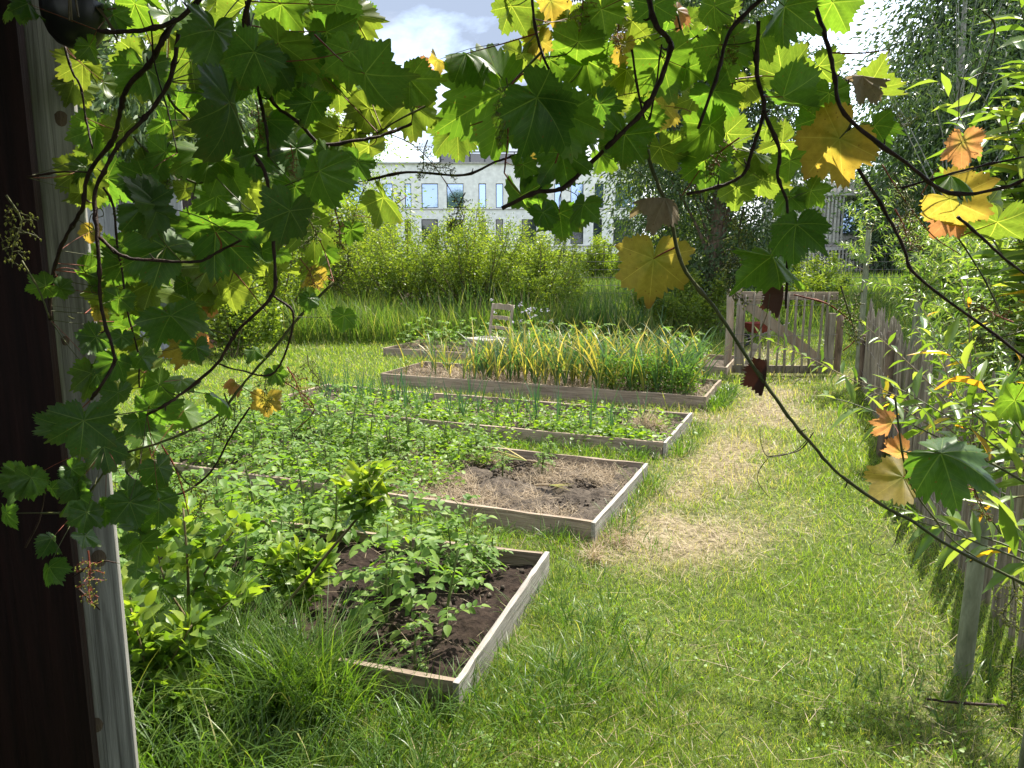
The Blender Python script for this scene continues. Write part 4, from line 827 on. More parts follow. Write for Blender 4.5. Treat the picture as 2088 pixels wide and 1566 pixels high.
# ------------------------------------------------------------------ buildings
def building():
    d = 72.0; x0, x1 = P(700, 400, d)[0]-16, P(1312, 400, d)[0]; zt = P(1100, 334, d)[2]
    t = thing('white_building', 'long white three-storey building with tall dark framed windows', 'building', ((x0+x1)/2, d, 0)); w = x1-x0; dep = 14
    xs = [(1163, 1177), (1208, 1232), (1252, 1294)]
    cols = [(826, 838), (860, 893), (911, 945), (976, 991), (1011, 1026), (1064, 1094), (1130, 1145), (1163, 1190), (1212, 1231), (1254, 1295), (780, 800), (700, 740), (640, 665), (600, 612), (520, 560)]
    rows = [(374, 424), (447, 498), (521, 560)]
    holes = []
    for (a, b) in cols:
        for ri, (y0, y1) in enumerate(rows):
            off = (-3 if a == 1212 else (-4 if a == 1254 else 0)) if ri else 0
            A, B = P(a+off, y1, d), P(b+off, y0, d); holes.append((A[0], B[0], max(A[2], .15), B[2]))
    # facade split into a grid of cells round the openings
    ex = sorted({x0, x1} | {h[0] for h in holes} | {h[1] for h in holes}); ez = sorted({0.0, zt} | {round(h[2], 3) for h in holes} | {round(h[3], 3) for h in holes})
    f = MB(); ox = (x0+x1)/2
    for i in range(len(ex)-1):
        for j in range(len(ez)-1):
            cxm, czm = (ex[i]+ex[i+1])/2, (ez[j]+ez[j+1])/2
            if any(h[0] < cxm < h[1] and h[2] < czm < h[3] for h in holes): continue
            f.add([[ex[i]-ox, 0, ez[j]], [ex[i+1]-ox, 0, ez[j]], [ex[i+1]-ox, 0, ez[j+1]], [ex[i]-ox, 0, ez[j+1]]], [[0, 1, 2, 3]], .5)
    for h in holes:                                   # reveals
        a, b, z0, z1 = h[0]-ox, h[1]-ox, h[2], h[3]; q = .16
        f.add([[a, 0, z0], [a, q, z0], [a, q, z1], [a, 0, z1]], [[0, 1, 2, 3]]); f.add([[b, 0, z0], [b, 0, z1], [b, q, z1], [b, q, z0]], [[0, 1, 2, 3]])
        f.add([[a, 0, z1], [a, q, z1], [b, q, z1], [b, 0, z1]], [[0, 1, 2, 3]]); f.add([[a, 0, z0], [b, 0, z0], [b, q, z0], [a, q, z0]], [[0, 1, 2, 3]])
    f.add([[-w/2, 0, 0], [-w/2, dep, 0], [-w/2, dep, zt], [-w/2, 0, zt]], [[0, 1, 2, 3]]); f.add([[w/2, 0, 0], [w/2, 0, zt], [w/2, dep, zt], [w/2, dep, 0]], [[0, 1, 2, 3]])
    f.add([[-w/2, dep, 0], [w/2, dep, 0], [w/2, dep, zt], [-w/2, dep, zt]], [[0, 1, 2, 3]]); f.build('wall', M['render_white'], t)
    MB().box((0, dep/2-.05, zt+.06), (w+.3, dep+.3, .14)).build('roof', M['slab_grey'], t)
    for z in (P(1240, 424, d)[2]-.12, P(1240, 500, d)[2]-.12): MB().box((0, -.03, z), (w, .05, .10)).build('string_course', M['slab_grey'], t)
    n = 0
    for h in holes:
        a, b, z0, z1 = h[0]-ox, h[1]-ox, h[2], h[3]; fr = MB(); ff = .07
        fr.box((a+ff/2, .13, (z0+z1)/2), (ff, .06, z1-z0)); fr.box((b-ff/2, .13, (z0+z1)/2), (ff, .06, z1-z0)); fr.box(((a+b)/2, .13, z0+ff/2), (b-a-2*ff, .06, ff)); fr.box(((a+b)/2, .13, z1-ff/2), (b-a-2*ff, .06, ff))
        o = fr.build('window', M['frame_dark'], t)
        top = z1 > 6.5
        MB().box(((a+b)/2, .14, (z0+z1)/2), (b-a-2*ff-.002, .02, z1-z0-2*ff-.002)).build('pane', M['glass'] if top else M['glass_dark'], o)
    # glazed plant room on the roof
    A, B = P(897, 345, d+4), P(1140, 318, d+4); f = MB()
    for k in range(9): f.box((A[0]-ox+(B[0]-A[0])*k/8, 4, zt+.8), (.10, .1, 1.35))
    f.box(((A[0]+B[0])/2-ox, 4, zt+1.5), (B[0]-A[0]+.2, .14, .10)); f.build('roof_railing', M['frame_dark'], t)
    MB().box(((A[0]+B[0])/2-ox, 4.5, zt+.78), (B[0]-A[0], .05, 1.25)).build('roof_screen', M['glass_dark'], t)
building()
def slat_building():
    d = 48.0; A, B = P(1640, 400, d), P(1985, 400, d); zt = P(1700, 372, d)[2]; w = B[0]-A[0]
    t = thing('balcony_building', 'pale building with vertical slatted balconies seen behind the willows', 'building', ((A[0]+B[0])/2, d, 0))
    f = MB(); f.box((0, 4, zt/2), (w, 7.9, zt)); f.build('wall', M['slab_grey'], t)
    z1 = P(1700, 398, d)[2]; z2 = P(1700, 455, d)[2]; z3 = P(1700, 500, d)[2]
    for z, h in ((z1, zt-z1), (z3-.2, .5)):
        MB().box((0, -.62, z), (w, 1.2, .18)).build('balcony_floor', M['slab_grey'], t)
    for zz0, zz1, nm in ((z1+.1, zt+.1, 'slat_screen'), (.2, z3-.1, 'slat_screen')):
        f = MB()
        for k in range(int(w/.22)): f.box((-w/2+.1+k*.22, -1.2, (zz0+zz1)/2), (.10, .06, zz1-zz0))
        f.build(nm, M['slab_grey'], t)
    f = MB()
    for k in range(9): f.box((-w/2+.15+k*.22, -1.2, (z1+z3)/2), (.10, .06, z1-z3-.3))
    f.build('slat_screen', M['slab_grey'], t)
    for k in range(3):
        x = -w/2+3.3+k*3.2; o = MB().box((x, -.04, (z2+z1)/2-.5), (2.2, .06, 2.0)).build('window', M['frame_dark'], t); MB().box((x, -.08, (z2+z1)/2-.5), (2.0, .03, 1.8)).build('pane', M['glass'], o)
slat_building()
def shed_far():
    t = thing('grey_shed', 'grey board shed with a dark doorway behind the left vine', 'shed', (P(375, 700, 11.2)[0]-2.6, 11.2, 0)); w = 5.2; h = 2.55
    f = MB(); k = 0; x = -w/2; dx0, dx1 = w/2-.55, w/2-.1
    while x < w/2-.01:
        b_ = .14; cx_ = x+b_/2
        if dx0-.02 < cx_ < dx1-.02: f.box((cx_, 0, 2.25), (b_-.004, .022, h-1.95)); f.box((cx_, 0, .24), (b_-.004, .022, .48))
        else: f.box((cx_, 0, h/2), (b_-.004, .022+.004*(k % 2), h))
        x += b_; k += 1
    f.build('front_wall', M['shed_grey'], t)
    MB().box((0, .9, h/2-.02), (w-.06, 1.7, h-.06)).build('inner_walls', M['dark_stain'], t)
    MB().box(((dx0+dx1)/2, -.02, 1.22), (dx1-dx0, .03, 1.4)).build('dark_window', M['glass_dark'], t)
    f = MB()
    for k in range(5): f.box((0, .9-.0+.0*k, h+.06), (w+.4, 2.2, .05)) if k == 0 else None
    f.build('roof', M['board'], t)
    MB().box((0, -.22, h+.02), (w+.4, .03, .16)).build('fascia', M['board'], t)
    p = at(700, 24); q = thing('brown_hut', 'small brown hut with a dark roof behind the thicket', 'hut', p)
    MB().box((0, 1, .9), (2.6, 2, 1.8)).build('wall', M['new_wood'], q)
    f = MB(); f.add([[-1.5, -.2, 1.8], [1.5, -.2, 1.8], [1.5, 1, 2.35], [-1.5, 1, 2.35], [-1.5, 2.2, 1.8], [1.5, 2.2, 1.8], [-1.5, -.2, 1.72], [1.5, -.2, 1.72]], [[0, 1, 2, 3], [3, 2, 5, 4], [6, 7, 1, 0]]); f.add([[-1.5, -.2, 1.8], [-1.5, 1, 2.35], [-1.5, 2.2, 1.8]], [[0, 1, 2]]); f.add([[1.5, -.2, 1.8], [1.5, 2.2, 1.8], [1.5, 1, 2.35]], [[0, 1, 2]]); f.build('roof', M['frame_dark'], q)
shed_far()
# dark mesh fence behind the gate
t = thing('mesh_fence', 'dark posted wire mesh fence across the meadow behind the gate', 'fence', at(1500, 20))
for px in (1150, 1390, 1545, 1672, 1760, 1860):
    q = at(px, 20)-at(1500, 20); MB().tube([[q[0], 0, -.1], [q[0], 0, 1.75]], .045, 7).build('post', M['frame_dark'], t, True)
f = MB(); xa, xb = at(1150, 20)[0]-at(1500, 20)[0], at(1860, 20)[0]-at(1500, 20)[0]
for z in np.arange(.25, 1.7, .2): f.tube([[xa, 0, z], [xb, 0, z]], .006, 4, sub=1)
for xx in np.arange(xa, xb, .2): f.tube([[xx, 0.01, .2], [xx, .01, 1.65]], .004, 4, sub=1)
f.build('wire', M['wire'], t)
# barrow and leaning board behind the gate
p = G(1545, 705); t = thing('wheelbarrow', 'rust red wheelbarrow behind the gate palings', 'wheelbarrow', p, .3); t.scale = (.62, .62, .62)
f = MB(); f.add([[-.38, -.26, .62], [.38, -.30, .62], [.38, .30, .62], [-.38, .26, .62], [-.2, -.18, .36], [.18, -.2, .36], [.18, .2, .36], [-.2, .18, .36]], [[0, 4, 5, 1], [1, 5, 6, 2], [2, 6, 7, 3], [3, 7, 4, 0], [4, 7, 6, 5]]); f.build('tray', M['red_paint'], t)
f = MB(); a = np.linspace(0, 6.28, 17); f.tube(np.stack([-.42+.15*np.cos(a), 0*a, .17+.15*np.sin(a)], -1), .04, 7, sub=1); f.build('wheel', M['black'], t, True)
for s_ in (-1, 1): MB().tube([[-.45, s_*.08, .2], [0, s_*.2, .34], [.75, s_*.28, .62]], .017, 6).build('handle', M['wire'], t, True); MB().tube([[.2, s_*.2, .37], [.26, s_*.22, 0]], .015, 6).build('leg', M['wire'], t, True)
a, b = G(1506, 748), P(1540, 700, 10.05)
tag(MB().beam((a[0]-.05, 10.0, .02), (b[0], 10.0, b[2]), .07, .02, up=(0, 1, 0)).build('leaning_board', M['board_grey']), 'pale grey board leaning behind the lower left of the gate', 'board')

# ------------------------------------------------------------------ the shelter the camera looks out of; unseen roof and walls shaped for shade
t = thing('shelter', 'dark stained timber shelter with a weathered grey doorpost at the left', 'shelter', (0, 0, 0))
pyaw = math.radians(24); pc = np.array([-.735, 1.285])
po = MB(); n_ = 40; wdt, dpt = .076, .05
po.box((0, 0, 1.1), (wdt, dpt, 2.3), r=.5); o = po.build('door_post', M['post_grey'], t, loc=(pc[0], pc[1], 0)); o.rotation_euler = (0, 0, pyaw)
bv = o.modifiers.new('bevel', 'BEVEL'); bv.width = .005; bv.segments = 2
for zz, yy, rk in ((1.985, -.018, .011), (1.80, .017, .009), (1.07, .010, .012), (.76, -.02, .011), (1.45, -.008, .006)):
    n_ = 12; V = [[0, 0, 0]]+[[math.cos(q*6.283/n_)*rk*(1+R.normal(0, .08)), -.0, math.sin(q*6.283/n_)*rk*1.35] for q in range(n_)]; V[0][1] = -.0022
    link('knot', mk_mesh('knot', np.array(V), np.array([[0, 1+(q+1) % n_, 1+q] for q in range(n_)]), M['bark'], rnd=np.full(n_+1, .3)), o, (yy, -dpt/2-.0006, zz))
f = MB(); x = -.80; k = 0
for xx in np.arange(-.7365, -3.0, -.115): f.box((xx-.0565, 1.232+.003*(k % 2), 1.1), (.113, .018, 2.3), r=R.random()); k += 1
f.build('front_wall', M['dark_stain'], t)
MB().box((-3.0, -.2, 1.1), (.024, 2.84, 2.3)).build('shade_side_wall', M['dark_stain'], t)  # unseen wall, added to darken the inside
MB().box((-.6, -.2, 2.32), (5.0, 2.9, .05)).build('roof', M['dark_stain'], t)  # out of view; edge set so the near leaves fall in shade
MB().box((-.6, -1.63, .7), (4.8, .024, 1.4)).build('shade_back_wall', M['dark_stain'], t)  # unseen, added to hold back light; height chosen for the post's brightness
MB().box((1.86, -.75, 1.1), (.024, 1.7, 2.3)).build('shade_side_wall', M['dark_stain'], t)  # unseen wall, added to keep sky light off the near leaves
for xx, yy in ((1.75, 1.2), (1.75, -1.5), (-2.9, -1.5)): MB().box((xx, yy, 1.1), (.09, .09, 2.3)).build('corner_post', M['dark_stain'], t)
MB().box((-.6, 1.18, 2.22), (4.9, .06, .12)).build('lintel', M['dark_stain'], t)
# black pot hanging at the head of the post
p = P(150, 8, 1.02); rp = 58/FPX*1.02
t = thing('hanging_pot', 'black round bowl full of dry twigs hanging at the top of the grey post', 'pot', p)
V, n_ = [], 20
prof = [(1.0, 0), (1.0, -.25), (.95, -.6), (.82, -.95), (.6, -1.22), (.3, -1.36), (0.02, -1.4)]
for r_, z in prof: V += [[math.cos(k*6.283/n_)*r_*rp, math.sin(k*6.283/n_)*r_*rp, z*rp] for k in range(n_)]
Fs = [[i*n_+j, (i+1)*n_+j, (i+1)*n_+(j+1) % n_, i*n_+(j+1) % n_] for i in range(len(prof)-1) for j in range(n_)]
MB().add(V, Fs).build('bowl', M['black'], t, True)
f = MB()
for k in range(12):
    a = R.uniform(0, 6.28); q = np.array([math.cos(a), math.sin(a), 0])*rp; f.tube([q*.3+[0, 0, .0], q*.9+[0, 0, R.uniform(-.2, .3)*rp], q*R.uniform(1.1, 1.8)+[0, 0, R.uniform(-1.6, .2)*rp]], .0012, 4)
f.build('twigs', M['twig'], t)
MB().tube([[0, 0, 0], [0, 0, .2], [0, 0, 2.3-p[2]]], .002, 5).build('cord', M['black'], t)

# ------------------------------------------------------------------ the grapevines
def leaf_outline(sin_d, rng, nA=150):
    a = np.linspace(-180, 180, nA, endpoint=False); q = np.abs(a); r = np.zeros(nA)
    for sg in (-1, 1):
        lb = rng.normal(1, .06, 4); sh = rng.normal(0, 2.0, 3)
        rr_ = np.interp(q, [0, 9, 19, 28+sh[0], 38, 52+sh[1], 64, 80+sh[2], 92, 110, 128, 145, 158, 168, 180], np.array([1.03, .92, .85, .79-sin_d, .83, .95*lb[0], .83, .72-sin_d, .75, .78*lb[1], .67, .60*lb[2], .56, .42, .06]))
        r = np.where((a < 0) == (sg < 0), rr_, r)
    tooth = 10.5 + rng.uniform(-1.5, 1.5); ph = rng.uniform(0, 1); cyc = q/tooth+ph+.35*np.sin(q*.11+rng.uniform(0, 6)); s_ = np.mod(cyc, 1.0)
    amp = .10+.13*hash2(np.floor(cyc), np.floor(cyc)*0+(a < 0), rng.integers(0, 99))
    r = r*(1+amp*(np.where(s_ < .6, s_/.6, (1-s_)/.4)-.5)*np.clip((172-q)/25, 0, 1))*(1+rng.normal(0, .012, nA))
    return np.radians(a), r/1.42
def vine_leaf_mesh(seed, mat, petiole=None, fold=.2, wave=.06, curl=.25, side=0.0):
    rng = np.random.default_rng(seed); th, r = leaf_outline(rng.uniform(.0, .12), rng); nA = len(th)
    fr = np.array([0, .16, .34, .52, .70, .86, 1.0]); V, UVs = [], []
    ph1, ph2 = rng.uniform(0, 6.28, 2)
    for q in fr:
        x, y = r*q*np.sin(th), r*q*np.cos(th); rad = np.hypot(x, y)*1.42
        z = -fold*np.abs(x) + wave*rad**1.5*np.sin(3*th+ph1) + .22*wave*rad*np.sin(9*th+ph2)*q - curl*np.maximum(0, y)**2 - curl*.5*x*x + side*x*y + .012*np.cos(th*7*1.0)*q*(1-q)*4
        V.append(np.stack([x, y, z], -1)); UVs.append(np.stack([x*1.42, y*1.42], -1))
    V = np.concatenate(V); UVs = np.concatenate(UVs); k = len(fr)
    i = np.arange(k-1)[:, None]*nA; j = np.arange(nA)[None]
    F = np.stack([i+j, i+(j+1) % nA, i+nA+(j+1) % nA, i+nA+j], -1).reshape(-1, 4)
    rn = np.full(len(V), rng.random())
    mi = np.zeros(len(F), int); Fs = [F]; mats = [M[mat]]
    if petiole is not None:
        tb = MB().tube(petiole, [.008, .0115, .015], 5, sub=3); Vt = np.concatenate(tb.V); Ft = np.concatenate(tb.F[4])+len(V)
        V = np.concatenate([V, Vt]); UVs = np.concatenate([UVs, np.zeros((len(Vt), 2))]); rn = np.concatenate([rn, np.full(len(Vt), .5)]); Fs = [np.concatenate([F, Ft])]; mi = np.concatenate([mi, np.ones(len(Ft), int)]); mats.append(M['cane_red'] if rng.random() < .45 else M['cane_green'])
    return mk_mesh('leaf', V, Fs, mats, rnd=rn, mi=mi, uv=UVs, smooth=True)
VINES = {'L': thing('grapevine', 'dense grapevine climbing the grey post at the left with dark gnarled canes', 'vine', (-.62, 1.12, 0)),
         'R': thing('grapevine', 'grapevine hanging across the top right with yellowing leaves and one long bare diagonal cane', 'vine', (.35, 1.12, 0))}
CANES = {'L': [], 'R': []}
def cane(v, pts, rad, dep, mat='cane', lump=.10, name='cane', n=7):
    """pts in places of the photograph, dep one depth or (start, end)"""
    d = np.linspace(dep[0], dep[1], len(pts)) if isinstance(dep, tuple) else np.full(len(pts), dep)
    d = d + R.normal(0, .006, len(pts))
    p3 = np.array([P(x_, y_, q) for (x_, y_), q in zip(pts, d)]); o3 = np.array(VINES[v].location)
    rads = np.linspace(rad, rad*.7, len(pts)) if not isinstance(rad, (list, tuple)) else np.array(rad)
    pf, rf = catmull(p3-o3, rads, 6) if len(p3) > 2 else (p3-o3, rads)
    rf = rf*(1+R.normal(0, .06, len(rf)))
    knot = np.arange(len(rf)) % 9 == 4; rf = np.where(knot, rf*1.38, rf)           # swollen nodes
    zz = np.zeros(len(pf)); sgn = np.where((np.arange(len(pf))//9) % 2 == 0, 1, -1); zz = np.interp(np.arange(len(pf)), np.arange(4, len(pf)+9, 9), (np.arange(len(np.arange(4, len(pf)+9, 9))) % 2*2-1)*rad*.9)
    pf = pf + zz[:, None]*np.array([.7, 0, .7]) + R.normal(0, rad*.10, pf.shape)
    cb_ = MB().tube(pf, rf, n, lump=lump, sub=1)
    if name == 'cane' and len(pf) > 20:
        for k in range(4, len(pf)-4, 9):
            q = nrm(R.normal(0, 1, 3)); cb_.tube([pf[k], pf[k]+q*rad*2.2, pf[k]+q*rad*R.uniform(2.5, 5)+np.array([0, 0, rad])], [rad*.5, rad*.38, rad*.22], 5)
    o = cb_.build(name, M[mat], VINES[v], True)
    if name == 'cane': CANES[v].append((o, pf+o3))
    return o, pf+o3
def mm(px, dep): return px/FPX*dep/2*.68          # radius from the width seen in the photograph
C_ = [  # vine, points, width px, depth, material
 ('L', [(430, -30), (375, 30), (320, 58), (262, 64), (200, 60)], 15, .98, 'cane'), ('L', [(360, 35), (330, 85), (305, 130), (264, 172), (250, 215), (228, 285), (182, 352), (170, 420), (150, 455), (122, 510), (105, 590), (100, 655)], 15, (1.0, 1.12), 'cane'),
 ('L', [(368, 60), (348, 160), (300, 235), (262, 272), (236, 305), (214, 345), (194, 392), (199, 470), (201, 545), (206, 620), (226, 690), (231, 737), (210, 780), (188, 812)], 13, (1.0, .95), 'cane'),
 ('L', [(520, -30), (500, 60), (538, 122), (546, 168), (562, 212), (602, 248), (652, 292), (720, 286), (785, 276), (840, 252)], 13, (.92, 1.05), 'cane'), ('L', [(522, 312), (541, 348), (551, 420), (559, 515), (558, 598), (482, 678), (442, 742), (380, 795), (342, 824), (300, 846)], 12, .93, 'cane'),
 ('L', [(682, 573), (612, 645), (560, 708), (492, 788), (446, 845), (380, 882), (318, 905), (232, 925), (214, 910)], 9, (1.08, .98), 'cane_green'), ('L', [(206, 482), (250, 520), (302, 532), (400, 534), (442, 514), (490, 492)], 11, .96, 'cane'),
 ('L', [(133, 92), (148, 145), (163, 178), (175, 240), (190, 302)], 7, 1.08, 'cane'), ('L', [(56, 360), (122, 350), (182, 352)], 6, 1.08, 'cane'),
 ('L', [(212, 380), (232, 420), (238, 500), (250, 560), (262, 640), (280, 720), (284, 790)], 7, 1.05, 'cane'), ('L', [(340, 165), (352, 210), (390, 252), (440, 330), (400, 372), (300, 310), (272, 278)], 8, 1.1, 'cane_green'),
 ('L', [(300, 945), (258, 960), (312, 1005), (370, 1006), (430, 962), (470, 890), (510, 830)], 8, 1.15, 'cane'), ('L', [(560, 602), (600, 645), (560, 760), (490, 755), (445, 740)], 7, .95, 'cane'),
 ('L', [(310, 60), (316, 130), (338, 215), (362, 312)], 5, 1.0, 'cane'), ('L', [(52, 1115), (80, 1060), (95, 980)], 7, 1.1, 'cane'), ('L', [(150, 1175), (200, 1145), (236, 1148)], 6, 1.1, 'cane'), ('L', [(162, 1200), (205, 1242)], 8, 1.12, 'cane'),
 ('L', [(330, 905), (356, 950), (372, 1000), (385, 1050)], 5, 1.12, 'cane_red'), ('L', [(540, 760), (600, 790), (640, 835), (600, 880)], 4, 1.1, 'cane_red'), ('L', [(455, 525), (500, 580), (545, 640)], 4, 1.08, 'cane_red'), ('L', [(85, 1045), (150, 1040), (185, 1000), (215, 960)], 8, 1.05, 'cane_green'), ('L', [(45, 530), (80, 590), (100, 650)], 6, 1.0, 'cane_green'),
 ('L', [(505, 0), (520, 140), (540, 260), (548, 320)], 11, .98, 'cane'), ('L', [(430, 60), (436, 130), (450, 200)], 10, .95, 'cane'), ('L', [(880, 210), (820, 240), (770, 272)], 6, 1.1, 'cane_green'),
 ('L', [(752, 366), (830, 350), (945, 358), (1010, 330), (1060, 312), (1112, 285)], 8, (1.08, 1.02), 'cane'),
 ('R', [(1325, -20), (1340, 50), (1364, 92), (1346, 165), (1310, 228), (1250, 288), (1190, 345), (1150, 382), (1090, 396), (1024, 424)], 17, (1.0, .95), 'cane'), ('R', [(1086, -10), (1098, 80), (1120, 148), (1136, 186)], 9, 1.05, 'cane'),
 ('R', [(1128, 148), (1068, 150), (1034, 195), (1036, 280), (1029, 352)], 6, 1.0, 'cane_red'), ('R', [(1308, 240), (1330, 340), (1360, 430), (1392, 540), (1456, 622), (1536, 752), (1600, 838), (1650, 896), (1712, 972), (1800, 1030), (1852, 1056), (1960, 1130), (2110, 1200)], 13, (1.0, .9), 'cane_green'),
 ('R', [(1562, -10), (1492, 60), (1462, 150), (1424, 262)], 13, .95, 'cane'), ('R', [(1550, 40), (1545, 150), (1556, 220), (1536, 300), (1520, 350), (1472, 380), (1400, 396)], 13, .98, 'cane'), ('R', [(1558, 222), (1590, 300), (1584, 362), (1606, 422), (1607, 520), (1600, 630)], 11, .97, 'cane'),
 ('R', [(1660, -10), (1690, 92), (1698, 150), (1722, 232), (1850, 330), (1932, 396), (2040, 384), (2100, 360)], 14, (1.0, .92), 'cane'), ('R', [(1730, 160), (1740, 312), (1790, 412), (1842, 502), (1872, 562), (2010, 672), (2105, 742)], 11, (1.05, .95), 'cane'),
 ('R', [(1692, 106), (1750, 108), (1816, 102)], 5, 1.0, 'cane_red'), ('R', [(1840, 382), (1930, 356), (2000, 340), (2100, 318)], 8, .95, 'cane'), ('R', [(1955, 440), (2000, 480), (2050, 532), (2100, 565)], 9, .95, 'cane'),
 ('R', [(2004, 20), (2030, 60), (1992, 180), (1950, 252)], 5, 1.15, 'cane_green'), ('R', [(1826, 808), (1850, 965), (1898, 1050), (1960, 1115), (2100, 1200)], 6, 1.0, 'cane_green'), ('R', [(1500, 60), (1488, 200), (1420, 250)], 5, 1.08, 'cane_red'),
 ('R', [(1290, 100), (1305, 200), (1320, 250), (1340, 160), (1350, 90)], 7, 1.02, 'cane'), ('R', [(1380, 20), (1400, 80), (1440, 60)], 6, 1.1, 'cane_green'), ('R', [(1800, 335), (1840, 400), (1900, 480), (1960, 520)], 4, 1.1, 'cane_red'), ('R', [(1620, 600), (1690, 620), (1735, 660), (1745, 690), (1720, 715)], 5, 1.05, 'cane_red'), ('R', [(1660, 880), (1630, 918), (1566, 932)], 4, .98, 'cane'), ('R', [(1880, 395), (1930, 450), (2000, 560), (2040, 640)], 6, 1.1, 'cane_green'), ('R', [(1480, 300), (1440, 330), (1390, 400)], 4, 1.1, 'cane_red'), ('R', [(2000, 900), (1990, 1000), (2040, 1090)], 6, 1.0, 'cane_green')]
for v, pts, wpx, dep, mt in C_: cane(v, pts, mm(wpx, dep if not isinstance(dep, tuple) else sum(dep)/2), dep, mt)
# young tendrils
def tendril(v, pts, dep, mt='cane_green', w=3):
    o, _ = cane(v, pts, mm(w, dep), dep, mt, 0, 'tendril', 5); return o
for v, pts, dep in [('R', [(1650, 892), (1620, 920), (1568, 932), (1552, 905), (1550, 866)], .98), ('R', [(1568, 932), (1548, 960), (1546, 985), (1570, 1015)], .98), ('R', [(1840, 1062), (1825, 1105), (1805, 1130), (1778, 1128), (1776, 1110), (1790, 1100)], .95), ('R', [(1500, 700), (1534, 692), (1560, 650), (1570, 600)], .97), ('R', [(1955, 245), (1960, 170), (1990, 122), (1988, 132)], 1.1), ('R', [(1970, 165), (2000, 150), (2022, 152), (2015, 160)], 1.1), ('R', [(1845, 812), (1790, 802), (1760, 818), (1750, 830)], 1.0),
                     ('L', [(200, 430), (185, 440), (182, 470), (192, 480)], 1.02), ('L', [(185, 430), (205, 425), (210, 440), (190, 445)], 1.02), ('L', [(250, 580), (200, 600), (185, 590), (195, 580)], 1.0), ('L', [(440, 360), (500, 420), (530, 440)], 1.0), ('R', [(790, 270), (850, 300), (900, 360), (945, 440), (930, 460)], 1.05), ('R', [(830, 400), (770, 440), (720, 440)], 1.1)]:
    tendril(v, pts, dep, 'cane_red' if v == 'R' and pts[0][0] < 1000 else 'cane_green')

